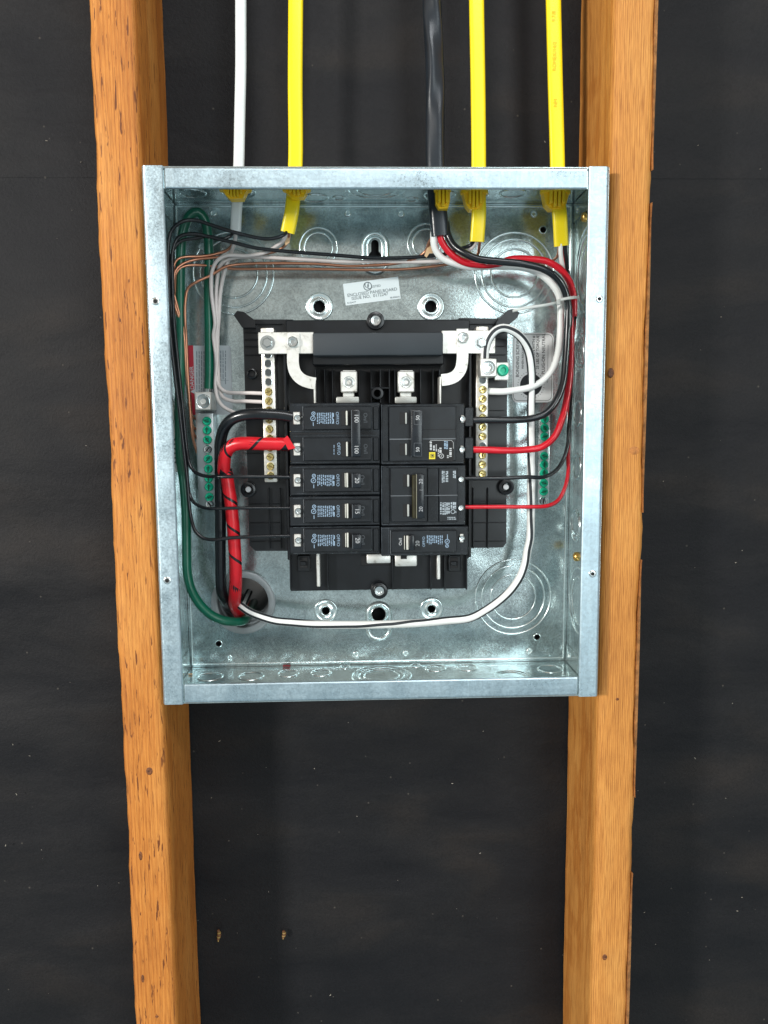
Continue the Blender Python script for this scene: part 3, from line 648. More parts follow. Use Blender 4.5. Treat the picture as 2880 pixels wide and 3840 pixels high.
# cross bar and the two tinned straps
obj('cross_bar', MB().pbox('N', 1172, 1247, 1662, 1333, .0185, .0410, .0016, 2).mesh(), M_bar, pi)
def strap(name, rct, arm, boltx, lab):
    r = thing(name, lab, 'metal strap', at('N', (rct[0]+rct[2])/2, rct[3], .026), 'tinned neutral straps')
    obj('strap_plate', MB().pbox('N', *rct, .0240, .0262, .0005).mesh(), M_silver, r)
    wd = mm('N', 43, .0225); ctr = [at('N', x, y, .0225) for x, y in arm]; S = spline(ctr, .002); F = []
    mb = MB(); v = []; f = []
    for i, pnt in enumerate(S):
        t = (S[min(i+1, len(S)-1)]-S[max(i-1, 0)]); t.y = 0; t.normalize(); n = Vector((t.z, 0, -t.x))
        for sd, dy in ((-1, 0), (1, 0), (1, .0018), (-1, .0018)): v.append(pnt+n*sd*wd/2+Vector((0, dy, 0)))
    for i in range(len(S)-1):
        for k in range(4): f.append([i*4+k, i*4+(k+1) % 4, (i+1)*4+(k+1) % 4, (i+1)*4+k])
    f += [[0, 1, 2, 3], [len(S)*4-4+k for k in (3, 2, 1, 0)]]
    obj('curved_arm', mb.add(v, f).mesh(smooth=25), M_silver, r)
    hexb = MB(); hexb.lathe([(0, .0004), (.0062, .0004), (.0062, 0)], 28); hexb.lathe([(0, .0034), (.0036, .0034), (.0042, .0028), (.0042, .0004)], 6)
    obj('hex_bolt', hexb.mesh(smooth=25), M_zinc, r, TR(at('N', boltx[0], 1286, .0240), 'front', .4))
    obj('arm_screw', S_zinc, M_zinc, r, TR(at('N', boltx[1], arm[0][1]+34, .0225), 'front', 1))
    return r
sL = strap('neutral_strap', (968, 1245, 1177, 1327), [(1099, 1249), (1099, 1310), (1099, 1365), (1108, 1398), (1130, 1422), (1160, 1434), (1183, 1438)], (1003, 1098), 'tinned metal strap left of the grey cross bar')
sR = strap('neutral_strap', (1656, 1239, 1858, 1326), [(1734, 1233), (1734, 1300), (1734, 1352), (1726, 1388), (1706, 1412), (1680, 1422), (1656, 1425)], (1806, 1736), 'tinned metal strap right of the grey cross bar')
obj('strap_tail', MB().pbox('N', 1176, 1428, 1184, 1520, .0235, .040, .0004).mesh(), M_silver, sL)
obj('strap_tail', MB().pbox('N', 1648, 1412, 1655, 1514, .0235, .040, .0004).mesh(), M_silver, sR)

# ------------------------------------------------------------------ terminal bars
def bar(name, label, cat, z0, group, plate_px, Yf, Yb, screws, matl, cx, vol=0):
    x0, y0, x1, y1 = plate_px; r = thing(name, label, cat, at('N', (x0+x1)/2, y1, Yb), group)
    # follow the true vertical of the photographed bar through its own centre
    a = rect('N', x0, y0, x1, y1, Yf); wd = a[1]-a[0]; xc = (a[0]+a[1])/2
    obj('bar', MB().box(xc-wd/2, xc+wd/2, Yf, Yb, a[2], a[3], .0012, 2).mesh(), matl, r)
    for (y, kind) in screws:
        zz = at('N', (x0+x1)/2, y, Yf).z
        if kind == 'hole':
            o = obj('screw_hole', MB().lathe([(.0027, -.004), (.0027, 0), (.0030, .0002), (.0034, .0001)], 18).mesh(smooth=40), M_zinc, r, TR((xc+cx, Yf-.0002, zz)))
            obj('thread', MB().lathe([(0, .00005), (.0026, .00008), (.0028, .0001)], 16).mesh(), mat('thread_dark', (.10, .11, .11), .35, .8), o, TR((xc+cx, Yf-.0002, zz)))
        else:
            o = obj('screw', S_brass if kind == 'brass' else S_green, {'brass': M_brass, 'green': M_green, 'zinc': M_zinc}[kind], r, TR((xc+cx, Yf, zz), 'front', random.uniform(0, 3)))
            if kind == 'zinc': o.material_slots[0].link = 'OBJECT'; o.material_slots[0].material = M_zinc
            so = obj('slot', MB().box(-.0029, .0029, -.0004, .0004, .0014, .0027).mesh(smooth=0), {'brass': mat('slot_brass', (.16, .11, .03), .5, .6), 'green': mat('slot_green', (.0, .07, .04), .5), 'zinc': M_dark}[kind], o, TR((xc+cx, Yf, zz), 'front', random.choice((.3, .9, 1.5, 2.2, 2.8))))
    return r, xc
M_nbar = mat('aluminium_bar', (.76, .74, .68), .4, .85); _v = coords(M_nbar); lk(M_nbar, ramp(M_nbar, noise(M_nbar, _v, 160, 4, .6), [(.3, (.5, .46, .40)), (.6, (.82, .80, .74))]), P(M_nbar)['Base Color'])
ls = [(1330, 'hole'), (1363, 'hole'), (1397, 'hole'), (1432, 'hole')] + [(1469+35*i, 'brass') for i in range(10)]
bar('neutral_bar', 'neutral bar with brass screws left of the breakers', 'terminal bar', 0, 'neutral bars', (984, 1229, 1034, 1809), .034, .050, ls, M_nbar, 0)
rs = [(1425, 'hole')] + [(1461+35.1*i, 'hole' if i == 6 else 'brass') for i in range(10)]
bar('neutral_bar', 'neutral bar with brass screws right of the breakers', 'terminal bar', 0, 'neutral bars', (1784, 1224, 1831, 1788), .034, .050, rs, M_nbar, .0006)
gl = [(y, k) for y, k in ((1579, 'green'), (1613, 'green'), (1649, 'green'), (1685, 'zinc'), (1721, 'green'), (1758, 'green'), (1793, 'green'), (1826, 'green'), (1864, 'green'), (1890, 'zinc'))]
M_gbar = mat('ground_bar_metal', (.48, .53, .54), .42, .85)
rg, xg = bar('ground_bar', 'ground bar with green screws by the left wall of the box', 'terminal bar', 0, 'ground bars', (738, 1548, 806, 1908), .066, .0815, gl, M_gbar, .0022)
lug = obj('ground_lug', MB().pbox('C', 470, 745, 640, 935, .052, .0775, .0008).mesh(), M_silver, rg)
obj('lug_screw', MB().lathe([(0, -.0010), (.0020, -.0008), (.0024, .0004), (.0050, .0006), (.0056, -.0002), (.0062, .0001)], 26).mesh(smooth=40), M_zinc, lug, TR(at('C', 560, 842, .0518)))
gr = [(y, k) for y, k in ((1572, 'green'), (1605, 'green'), (1637, 'green'), (1668, 'hole'), (1710, 'green'), (1742, 'green'), (1773, 'green'), (1811, 'green'), (1843, 'green'), (1878, 'zinc'))]
bar('ground_bar', 'ground bar with green screws by the right wall of the box', 'terminal bar', 0, 'ground bars', (2018, 1545, 2062, 1896), .068, .0815, gr, galv('ground_bar_galv', (.62, .70, .71), .3), 0)
# bonding lug on top of the right neutral bar
r = thing('bonding_lug', 'square tinned lug with green bonding screw on the right neutral bar', 'lug', at('E', 600, 690, .034), None)
obj('lug_block', MB().pbox('E', 520, 478, 682, 655, .0195, .0400, .0008).mesh(), M_silver, r)
obj('lug_screw', MB().lathe([(0, -.0012), (.0014, -.0010), (.0018, .0004), (.0038, .0006), (.0042, -.0002), (.0056, .0001), (.0060, -.0002)], 26).mesh(smooth=40), M_zinc, r, TR(at('E', 600, 568, .0193)))
obj('bonding_strap', MB().pbox('E', 660, 514, 800, 688, .0330, .0360, .0006).mesh(), M_silver, r)
obj('bonding_screw', scr(.0052, .0030), M_green, r, TR(at('E', 738, 593, .0330)))

# ------------------------------------------------------------------ breakers
YC, YL = .0180, .0140
def microprint(mb, z, xs, ya, yb, Y, rnd, wpx):
    for x in xs:
        y = ya+rnd.uniform(0, 6)
        while y < yb-8:
            L_ = min(rnd.uniform(12, 46), yb-y); quad(mb, at(z, x, y+L_/2, Y), mm(z, wpx, Y), mm(z, L_, Y)); y += L_+rnd.uniform(7, 12)
        if rnd.random() < .4: yb += 0
def left_breaker(y0, y1, poles, rating, label, seed, handles, wires):
    rnd = random.Random(seed); b0, b1 = at('N', 1256, y0, YC), at('N', 1256, y1, YC); 
    r = thing('circuit_breaker', label, 'breaker', at('N', 1256, y1, .046), 'circuit breakers')
    cs = obj('case', MB().pbox('N', 1086, y0+1.5, 1425, y1-1.5, YC, .0465, .0007).mesh(), M_breaker, r)
    if poles == 2: obj('pole_seam', MB().pbox('N', 1090, (y0+y1)/2-1.2, 1392, (y0+y1)/2+1.2, YC-.0002, YC+.0004, 0).mesh(smooth=0), M_slot, cs)
    n = poles; hh = (y1-y0)/n
    for k in range(n):
        ya, yb = y0+hh*k, y0+hh*(k+1); gy0, gy1 = (ya-1480)*3.4568, (yb-1480)*3.4568; gm = (gy0+gy1)/2+2; s = 15*(ya-1509)/560
        face = obj('label_face', MB().pbox('G', 338+s, gm-150, 1222, gm+148, YL, .019, .0006).mesh(), M_breaker2, r)
        obj('face_groove', MB().pbox('G', 328+s, gm-150, 336+s, gm+150, YC-.0004, YC+.0004, .0001).mesh(), M_grey, cs)
        obj('inner_step', MB().pbox('G', 1240, gm-150, 1318, gm+150, YC-.0016, .019, .0006).mesh(), M_breaker, r)
        for yy in (gm-172, gm+168): obj('edge_ridge', MB().pbox('G', 190+s, yy-3, 1322, yy+3, YC-.0004, YC+.0006, .00015).mesh(), M_edge, cs)
        obj('edge_ridge', MB().pbox('G', 1222, gm-146, 1228, gm+146, YL+.0006, YC+.0004, .0001).mesh(), M_edge, cs)
        obj('terminal_pocket', MB().pbox('G', 182+s, gm-78, 318+s, gm+88, YC-.0003, YC+.0006, .0001).mesh(), M_slot, cs)
        tp = obj('terminal_plate', MB().pbox('G', 205+s, gm-80, 296+s, gm+84, YC-.0012, .024, .0005).mesh(), M_silver, r)
        p = at('G', 262+s, gm, YC-.0012); obj('terminal_screw', scr(.0030, .0018), M_zinc, tp, TR(p, 'front', rnd.uniform(0, 3)))
        # handle slot, flag and handle
        obj('handle_slot', MB().pbox('G', 828+s, gm-98, 955+s, gm+96, YL-.0003, YL+.0010, .0001).mesh(), M_slot, face)
        obj('handle_flag', MB().pbox('G', 888+s, gm-95, 912+s, gm+93, YL-.0030, YL+.0006, .0004).mesh(), M_flag, face)
        if n == 1: obj('handle_flag', MB().pbox('G', 868+s, gm-93, 880+s, gm+90, YL-.0016, YL+.0006, .0003).mesh(), M_flag, face)
        # printing
        mb = MB(); Yp = YL-.0002
        if not (n == 2 and k == 1):
            for (cx, cy, rr) in ((468+s, gm-58, 26), (462+s, gm+4, 34)): q = at('G', cx, cy, Yp); ringp(mb, q, mm('G', rr, Yp), mm('G', 9, Yp)); quad(mb, q, mm('G', rr*.9, Yp), mm('G', 9, Yp), .8)
            quad(mb, at('G', 466+s, gm+78, Yp), mm('G', 10, Yp), mm('G', 46, Yp))
            microprint(mb, 'G', [520+s+24*i for i in range(9)], gm-72, gm+74, Yp, rnd, 12)
            quad(mb, at('G', 722+s, gm-40, Yp), mm('G', 22, Yp), mm('G', 50, Yp)); quad(mb, at('G', 722+s, gm+40, Yp), mm('G', 24, Yp), mm('G', 60, Yp))
            mb.add(*text('OFF/O', mm('G', 56, Yp), at('G', 776+s, gm, Yp), -PI/2, .00001))
            obj('printed_text', mb.mesh(smooth=0, recalc=False), M_blue, face)
        else:
            mb.add(*text('OFF/O', mm('G', 56, Yp), at('G', 795, gm-5, Yp), -PI/2, .00001)); microprint(mb, 'G', [735], gm-60, gm+70, Yp, rnd, 8)
            obj('printed_text', mb.mesh(smooth=0, recalc=False), M_blue, face)
        mb = MB(); mb.add(*text('On/I', mm('G', 70, Yp), at('G', (1140 if n == 2 else 1095)+s, gm-4, Yp), -PI/2, .00001)); obj('raised_text', mb.mesh(smooth=0, recalc=False), M_grey, face)
    ga, gb = handles; s = 15*(y0-1509)/560
    YH = YL-.0075
    h = obj('handle', MB().pbox('G', 958+s, ga, 1082+s, gb, YH, YL+.001, .0012, 2).mesh(), M_handle, r)
    obj('handle_edge', MB().pbox('G', 961+s, ga+4, 968+s, gb-4, YH-.0003, YH+.002, .0001).mesh(), M_grey, h)
    mb = MB(); Yp = YH-.0002
    for k in range(n):
        gm = ((y0+hh*(k+.5))-1480)*3.4568+4
        mb.add(*text(rating, mm('G', 76, Yp), at('G', 1024+s, gm, Yp), -PI/2, .00001))
    obj('rating_number', mb.mesh(smooth=0, recalc=False), M_white, h)
    return r
LY = [1509, 1742, 1859, 1973, 2078]
left_breaker(LY[0], LY[1], 2, '100', 'two-pole 100 amp breaker at top left of the breaker rows', 1, (195, 806), None)
left_breaker(LY[1], LY[2], 1, '20', '20 amp single breaker on the left, just below the 100 amp breaker', 2, (1022, 1208), None)
left_breaker(LY[2], LY[3], 1, '15', '15 amp single breaker, the only one marked 15', 3, (1422, 1606), None)
left_breaker(LY[3], LY[4], 1, '20', '20 amp single breaker at bottom left of the breaker rows', 4, (1815, 2000), None)

def right_case(y0, y1, x1, label):
    r = thing('circuit_breaker', label, 'breaker', at('N', 1590, y1, .046), 'circuit breakers')
    cs = obj('case', MB().pbox('N', 1429.5, y0+1.5, x1, y1-1.5, YC, .0465, .0007).mesh(), M_breaker, r)
    for yy in (y0+6, y1-7): obj('edge_ridge', MB().pbox('N', 1433, yy-.9, x1-6, yy+.9, YC-.0004, YC+.0006, .00015).mesh(), M_edge, cs)
    obj('edge_ridge', MB().pbox('N', 1430.5, y0+4, 1433, y1-4, YC-.0005, YC+.0006, .00015).mesh(), M_edge, cs)
    obj('edge_ridge', MB().pbox('N', 1457, y0+6, 1459, y1-6, YC-.0005, YC+.0006, .00015).mesh(), M_edge, cs); return r, cs
def tflag(face, x, ya, yb, Yb_): 
    obj('handle_slot', MB().pbox('H', x[0], ya, x[1], yb, Yb_-.0003, Yb_+.001, .0001).mesh(), M_slot, face)
    obj('handle_flag', MB().pbox('H', x[2], ya+3, x[3], yb-3, Yb_-.0026, Yb_+.0006, .0004).mesh(), mat('flag_grey', (.42, .44, .42), .35), face)
def screwend(par, x, y, w_=40, h_=95):
    tp = obj('terminal_plate', MB().pbox('H', x-w_/2, y-h_/2, x+w_/2, y+h_/2, YC-.0008, .024, .0004).mesh(), M_silver, par)
    obj('terminal_screw', scr(.0026, .0016), M_zinc, tp, TR(at('H', x, y, YC-.0008), 'front', 1))
# 50 A two pole
r, cs = right_case(1513, 1743, 1742, 'two-pole 50 amp breaker at top right, with a small yellow square logo')
rnd = random.Random(9)
face = obj('label_face', MB().pbox('H', 205, 150, 1075, 860, YL, .019, .0006).mesh(), M_breaker2, r)
obj('inner_step', MB().pbox('H', 112, 140, 198, 870, YC-.0014, .019, .0006).mesh(), M_breaker, r)
obj('pole_seam', MB().pbox('H', 640, 448, 1070, 456, YL-.0003, YL+.0003, 0).mesh(smooth=0), M_slot, face); obj('pole_seam', MB().pbox('H', 210, 568, 1070, 580, YL-.0003, YL+.0003, 0).mesh(smooth=0), M_grey, face)
for ya, yb in ((230, 382), (632, 786)): tflag(face, (342, 446, 414, 436), ya, yb, YL)
YH = YL-.0070
h = obj('handle', MB().pbox('H', 492, 200, 640, 806, YH, YL+.001, .0012, 2).mesh(), M_handle, r)
obj('handle_edge', MB().pbox('H', 488, 196, 494, 810, YH+.003, YH+.0045, .0001).mesh(), M_grey, h)
mb = MB(); Yp = YH-.0002
for y in (300, 712): mb.add(*text('50', mm('H', 64, Yp), at('H', 577, y, Yp), PI/2, .00003))
obj('rating_number', mb.mesh(smooth=0, recalc=False), M_white, h)
mb = MB(); 
for y in (300, 712): outline(mb, qp('H', [(528, y-85), (628, y-85), (628, y+85), (528, y+85)], Yp), Yp, .00022)
obj('raised_border', mb.mesh(smooth=0, recalc=False), M_grey, h)
Yp = YL-.0002; mb = MB(); outline(mb, qp('H', [(722, 690), (722, 610), (745, 590), (1015, 590), (1038, 612), (1038, 860)], Yp)[:6], Yp, .0003)
lb = obj('print_label', MB().pbox('H', 718, 590, 1040, 858, YL-.0003, YL+.0003, 0).mesh(smooth=0), M_slot, face); Yp = YL-.0005
mb = MB(); 
for (x, ya, yb, wpx) in ((745, 605, 735, 26), (785, 655, 740, 22), (815, 640, 735, 12), (842, 705, 800, 12), (870, 685, 755, 28), (965, 780, 820, 22), (1000, 685, 820, 30)):
    microprint(mb, 'H', [x], ya, yb, Yp, rnd, wpx)
q = at('H', 883, 795, Yp); ringp(mb, q, mm('H', 32, Yp), mm('H', 8, Yp)); quad(mb, q, mm('H', 24, Yp), mm('H', 8, Yp), .8)
for a, b in (((720, 620), (745, 592)), ((745, 592), (1012, 592)), ((1012, 592), (1037, 620)), ((1037, 620), (1037, 700))):
    A_, B_ = at('H', *a, Yp), at('H', *b, Yp); d = B_-A_; quad(mb, (A_+B_)/2, d.length, .0003, math.atan2(d.z, d.x))
obj('printed_text', mb.mesh(smooth=0, recalc=False), M_white, lb)
mb = MB(); microprint(mb, 'H', [928, 955], 600, 705, Yp, rnd, 22); obj('printed_text', mb.mesh(smooth=0, recalc=False), M_blue, lb)
lg = obj('square_logo', MB().pbox('H', 722, 745, 802, 835, Yp-.0002, Yp+.0001, 0).mesh(smooth=0), M_yel, lb)
mb = MB(); Yq = Yp-.0004
for a in ((742, 770, 748, 812), (782, 770, 788, 812), (742, 766, 788, 772), (742, 808, 788, 814)): mb.pbox('H', *a, Yq, Yq+.0001, 0)
quad(mb, at('H', 765, 790, Yq), mm('H', 22, Yq), mm('H', 22, Yq)); obj('logo_mark', mb.mesh(smooth=0), M_ink, lg)
screwend(cs, 1158, 315); screwend(cs, 1150, 710)
# 20 A two pole
r, cs = right_case(1743, 1972.5, 1746, 'two-pole 20 amp breaker with olive strip, below the 50 amp breaker'); Yl2 = YC-.0024
obj('inner_step', MB().pbox('H', 115, 940, 210, 1670, YC-.0010, .019, .0005).mesh(), M_breaker, r)
face = obj('label_face', MB().pbox('H', 225, 945, 700, 1650, Yl2, .019, .0006).mesh(), M_breaker2, r)
face2 = obj('label_face', MB().pbox('H', 850, 950, 1090, 1650, Yl2+.0004, .019, .0005).mesh(), M_breaker2, r)
obj('face_ramp', MB().pbox('H', 704, 950, 846, 1650, YC-.0010, .019, .0004).mesh(), M_breaker, r)
obj('pole_seam', MB().pbox('H', 225, 1303, 1090, 1312, Yl2-.0003, Yl2+.0004, 0).mesh(smooth=0), M_grey, face)
for ya, yb in ((1035, 1195), (1420, 1582)): tflag(face, (384, 496, 440, 466), ya, yb, Yl2)
YH = YL-.0085
h = obj('handle', MB().pbox('H', 558, 1030, 665, 1606, YH, YL+.001, .0012, 2).mesh(), M_handle, r)
obj('handle_strip', MB().pbox('H', 505, 1040, 560, 1606, YH+.004, YL+.001, .0008).mesh(), M_olive, h)
obj('handle_edge', MB().pbox('H', 556, 1030, 564, 1604, YH-.0003, YH+.002, .0001).mesh(), mat('strip_edge', (.24, .23, .17), .4), h)
mb = MB(); Yp = YH-.0002
for y in (1125, 1483): mb.add(*text('20', mm('H', 70, Yp), at('H', 618, y, Yp), PI/2, .00001))
quad(mb, at('H', 622, 1235, Yp), mm('H', 50, Yp), .0002)
obj('rating_number', mb.mesh(smooth=0, recalc=False), mat('grey_number', (.36, .38, .40), .6), h)
mb = MB(); Yp = Yl2+.0002; microprint(mb, 'H', [895, 915], 985, 1140, Yp, rnd, 14); microprint(mb, 'H', [945, 962], 990, 1130, Yp, rnd, 14); microprint(mb, 'H', [1040, 1060], 985, 1090, Yp, rnd, 16)
microprint(mb, 'H', [875, 905, 930, 955, 980], 1395, 1555, Yp, rnd, 18); microprint(mb, 'H', [1012, 1040, 1062], 1390, 1480, Yp, rnd, 20)
q = at('H', 1030, 1515, Yp); ringp(mb, q, mm('H', 30, Yp), mm('H', 8, Yp)); quad(mb, at('H', 1065, 1520, Yp), mm('H', 30, Yp), mm('H', 9, Yp), .9); quad(mb, at('H', 1065, 1520, Yp), mm('H', 30, Yp), mm('H', 9, Yp), -.9)
for y in (1590, 1612):
    x = 960
    while x < 1055: L_ = rnd.uniform(14, 34); quad(mb, at('H', x+L_/2, y, Yp), mm('H', L_, Yp), mm('H', 11, Yp)); x += L_+6
obj('printed_text', mb.mesh(smooth=0, recalc=False), mat('print_grey', (.36, .42, .46), .6), face2)
screwend(cs, 1138, 1095, 24, 60); screwend(cs, 1135, 1465, 24, 60)
# 20 A single, right
r, cs = right_case(1973, 2085, 1756, '20 amp single breaker at bottom right of the breaker rows')
face = obj('label_face', MB().pbox('H', 232, 1762, 1085, 2045, YL, .019, .0006).mesh(), M_breaker2, r)
obj('face_groove', MB().pbox('H', 218, 1760, 228, 2060, YC-.0004, YC+.0004, .0001).mesh(), M_grey, cs)
obj('handle_slot', MB().pbox('H', 392, 1824, 540, 2015, YL-.0003, YL+.001, .0001).mesh(), M_slot, face)
for a in ((400, 410), (428, 458)): obj('handle_flag', MB().pbox('H', a[0], 1830, a[1], 2010, YL-.0028, YL+.0006, .0003).mesh(), M_flag, face)
h = obj('handle', MB().pbox('H', 466, 1822, 536, 2018, YL-.0065, YL+.001, .0010, 2).mesh(), M_handle, r)
mb = MB(); Yp = YL-.0002; mb.add(*text('20', mm('H', 76, Yp), at('H', 575, 1928, Yp), PI/2, .00003)); mb.add(*text('On/I', mm('H', 54, Yp), at('H', 352, 1905, Yp), PI/2, .00003)); obj('rating_number', mb.mesh(smooth=0, recalc=False), M_white, face)
mb = MB(); mb.add(*text('OFF/O', mm('H', 48, Yp), at('H', 655, 1905, Yp), PI/2, .00002)); microprint(mb, 'H', [700+24*i for i in range(9)], 1822, 1938, Yp, rnd, 13)
for cx, cy, rr in ((957, 1902, 33), (955, 1960, 24)): q = at('H', cx, cy, Yp); ringp(mb, q, mm('H', rr, Yp), mm('H', 9, Yp)); quad(mb, q, mm('H', rr, Yp), mm('H', 8, Yp), .8)
quad(mb, at('H', 960, 1840, Yp), mm('H', 9, Yp), mm('H', 60, Yp)); obj('printed_text', mb.mesh(smooth=0, recalc=False), M_blue, face)
screwend(cs, 1145, 1860, 48, 110)

# ------------------------------------------------------------------ wires
def path(*segs):                  # ('zoom', (x, y, Y), ...) groups
    out = []
    for s in segs:
        for x, y, Y in s[1:]: out.append(at(s[0], x, y, Y))
    return out
ENTRY = {}
def cable(name, label, matl, wd, thk, pts_above, pts_in, twist=None, groove=.3):
    top = pts_above; r = thing(name, label, 'cable', pts_in[-1], 'cables entering the top of the box')
    obj('sheath', flat(top+pts_in, wd, thk, twist, 18, groove).mesh(smooth=50), matl, r); return r
def cond_(root, name, pts, rad, matl, seg=10):
    jr = random.Random(len(name)*7+int(rad*1e6)); pts = [p if i in (0, len(pts)-1) else p+Vector((jr.uniform(-1, 1), jr.uniform(-1, 1), jr.uniform(-1, 1)))*.00045 for i, p in enumerate(pts)]
    return obj(name, tube(pts, rad, seg)[0].mesh(smooth=60), matl, root)
YK = .046
def ab(Y, *pts): return [at('N', x, y, Y) for x, y in pts]
# 1 white cable
c1 = cable('white_cable', 'flat white cable, the leftmost entering the top of the box', M_whts, .0092, .0046, ab(.045, (908, -700), (905, -300), (903, 0), (903, 250), (899, 450), (896, 605)), path(('A', (676, 270, .046), (668, 380, .048), (663, 495, .050))))
c2 = cable('yellow_cable', 'flat yellow cable beside the white cable', M_yelw, .0122, .0050, ab(.045, (1112, -700), (1110, -300), (1109, 0), (1107, 300), (1108, 605)), path(('A', (1037, 270, .045), (1025, 380, .045), (1000, 505, .048))))
c3 = cable('black_cable', 'thick twisted black cable, the only black one entering the top', M_blks, .0155, .0115, ab(.040, (1620, -700), (1618, -300), (1620, 0), (1632, 300), (1632, 605)), path(('B', (410, 250, .040), (420, 380, .040), (432, 530, .041))), lambda t: .75*math.sin(t*19)*(1-t)**.3 if t < .72 else .6*max(0, (1-t)/.28-.3), .25)
c4 = cable('yellow_cable', 'flat yellow cable next to the black cable', M_yelw, .0124, .0050, ab(.042, (1786, -700), (1786, -300), (1787, 0), (1792, 300), (1795, 605)), path(('B', (682, 270, .042), (684, 380, .042), (672, 565, .045))))
c5 = cable('yellow_cable', 'flat yellow cable with faint print, the rightmost entering the box', M_yelw, .0126, .0052, ab(.042, (2066, -700), (2070, -300), (2075, 0), (2082, 300), (2090, 605)), path(('B', (1195, 270, .042), (1208, 400, .042), (1218, 592, .046))))
M_sprint = mat('sheath_print_ink', (.70, .50, .008), .6)
for t_, y in (('9.7/8', 60), ('ROMEX/14/2', 210), ('NM', 385)):
    p = at('N', 2076+(y*.02), y, .0390); mb = MB(); mb.add(*text(t_, .0042, (p.x, .0390, p.z), PI/2, 0)); obj('sheath_print', mb.mesh(smooth=0, recalc=False), M_sprint, c5)
# clamps
def clamp(z, x, y, wpx, hpx, label, Y, nrib=4, taper=.8, off=0):
    p = at(z, x, y, Y); wd = mm(z, wpx, Y); hh = mm(z, hpx, Y); r = thing('cable_clamp', label, 'cable clamp', (p.x, Y+.004, p.z-hh), 'yellow plastic cable clamps')
    pts = [(p.x-wd/2, p.z), (p.x-wd/2*taper, p.z-hh*.7), (p.x-wd/2*taper*.55, p.z-hh), (p.x+wd/2*taper*.75, p.z-hh*.98), (p.x+wd/2*taper, p.z-hh*.6), (p.x+wd/2, p.z)]
    obj('clamp_body', MB().prism(pts, Y+.0018, Y+.012).mesh(smooth=20), M_yclamp, r)
    for k in range(nrib):
        t = (k+.5)/nrib-.5; xx = p.x+wd*taper*.80*t; ww = wd*taper*.86/nrib*.36
        obj('rib', MB().box(xx-ww, xx+ww, Y-.0026, Y+.003, p.z-hh*(.92 if abs(t) < .3 else .72), p.z+.002, .0006).mesh(), M_yclamp, r)
    obj('collar', MB().lathe([(wd*.40, .002), (wd*.58, .002), (wd*.60, 0), (wd*.58, -.0012), (wd*.40, -.0012)], 26, None, 1, .62).mesh(smooth=40), M_yclamp, r, Matrix.Translation((p.x, Y+.006, min(p.z+.002, H2-th-.0025))))
clamp('A', 655, 196, 170, 78, 'yellow clamp around the white cable', .030, 5, .72)
clamp('A', 1055, 192, 150, 72, 'yellow clamp around the yellow cable beside the white one', .030, 4, .8)
clamp('B', 452, 236, 92, 102, 'narrow yellow clamp wedged beside the black cable', .0262, 3, .95)
clamp('B', 660, 236, 150, 108, 'yellow clamp around the cable next to the black one', .0365, 4, .75)
clamp('B', 1190, 242, 165, 100, 'yellow clamp around the rightmost yellow cable', .036, 4, .8)
R14 = .00155; RC = .00125
# left-hand black conductors
b2 = path(('A', (995, 500, .047), (975, 520, .045), (920, 543, .044), (850, 545, .043), (740, 522, .042), (640, 498, .040), (500, 452, .038), (400, 425, .036), (310, 436, .034), (248, 500, .034), (226, 620, .034), (228, 900, .034)),
          ('C', (212, 0, .034), (262, 500, .034), (318, 1000, .033), (360, 1400, .032)), ('F', (385, 180, .030), (412, 450, .028), (436, 620, .026), (478, 750, .024), (560, 830, .022), (680, 840, .021), (820, 826, .020), (1100, 812, .020), (1500, 800, .021)))
cond_(c2, 'black_conductor', b2, R14, M_blkw)
b4 = path(('B', (650, 560, .046), (630, 585, .049), (560, 615, .051), (470, 642, .052), (280, 662, .052), (0, 668, .050)), ('A', (1300, 648, .048), (1000, 628, .046), (800, 603, .044), (640, 570, .042), (480, 525, .040), (380, 512, .038), (300, 535, .037), (262, 610, .037), (254, 800, .037)),
          ('C', (252, 0, .037), (300, 500, .037), (356, 1000, .036), (392, 1350, .034), (420, 1500, .032), (470, 1580, .029), (570, 1614, .026)), ('F', (700, 190, .021), (900, 190, .0185), (1200, 188, .020), (1490, 190, .021)))
cond_(c4, 'black_conductor', b4, R14, M_blkw)
b1 = path(('A', (650, 490, .050), (638, 520, .046), (590, 545, .044), (520, 535, .042), (470, 528, .043), (400, 545, .042), (300, 560, .040), (252, 640, .039), (240, 800, .038)),
          ('C', (232, 0, .038), (285, 500, .038), (340, 1000, .037), (385, 1450, .034)), ('F', (402, 250, .031), (425, 390, .029), (470, 462, .026), (580, 506, .023), (700, 514, .020), (900, 512, .019), (1200, 512, .020), (1500, 512, .021)))
cond_(c1, 'black_conductor', b1, R14*.92, M_blkw)
# neutrals
RW = .00165
w2 = path(('A', (990, 515, .049), (975, 548, .050), (930, 592, .051), (860, 630, .052), (740, 652, .053), (610, 655, .053), (545, 682, .053), (512, 760, .054), (510, 900, .056), (528, 1100, .057)), ('C', (668, 150, .058), (690, 400, .058), (702, 600, .057), (728, 690, .054), (795, 745, .050), (900, 760, .044), (1050, 762, .040), (1190, 762, .039)))
cond_(c2, 'white_conductor', w2, RW, M_greyw)
w4 = path(('B', (668, 560, .046), (650, 590, .049), (590, 640, .053), (480, 680, .055), (300, 692, .056), (0, 692, .057)), ('A', (1400, 690, .057), (1000, 674, .057), (750, 662, .058), (630, 672, .058), (565, 715, .059), (540, 800, .060), (535, 950, .060), (545, 1120, .060)), ('C', (700, 150, .060), (712, 500, .059), (722, 700, .056), (765, 795, .051), (870, 838, .045), (1000, 845, .041), (1190, 850, .039)))
cond_(c4, 'white_conductor', w4, RW, M_greyw)
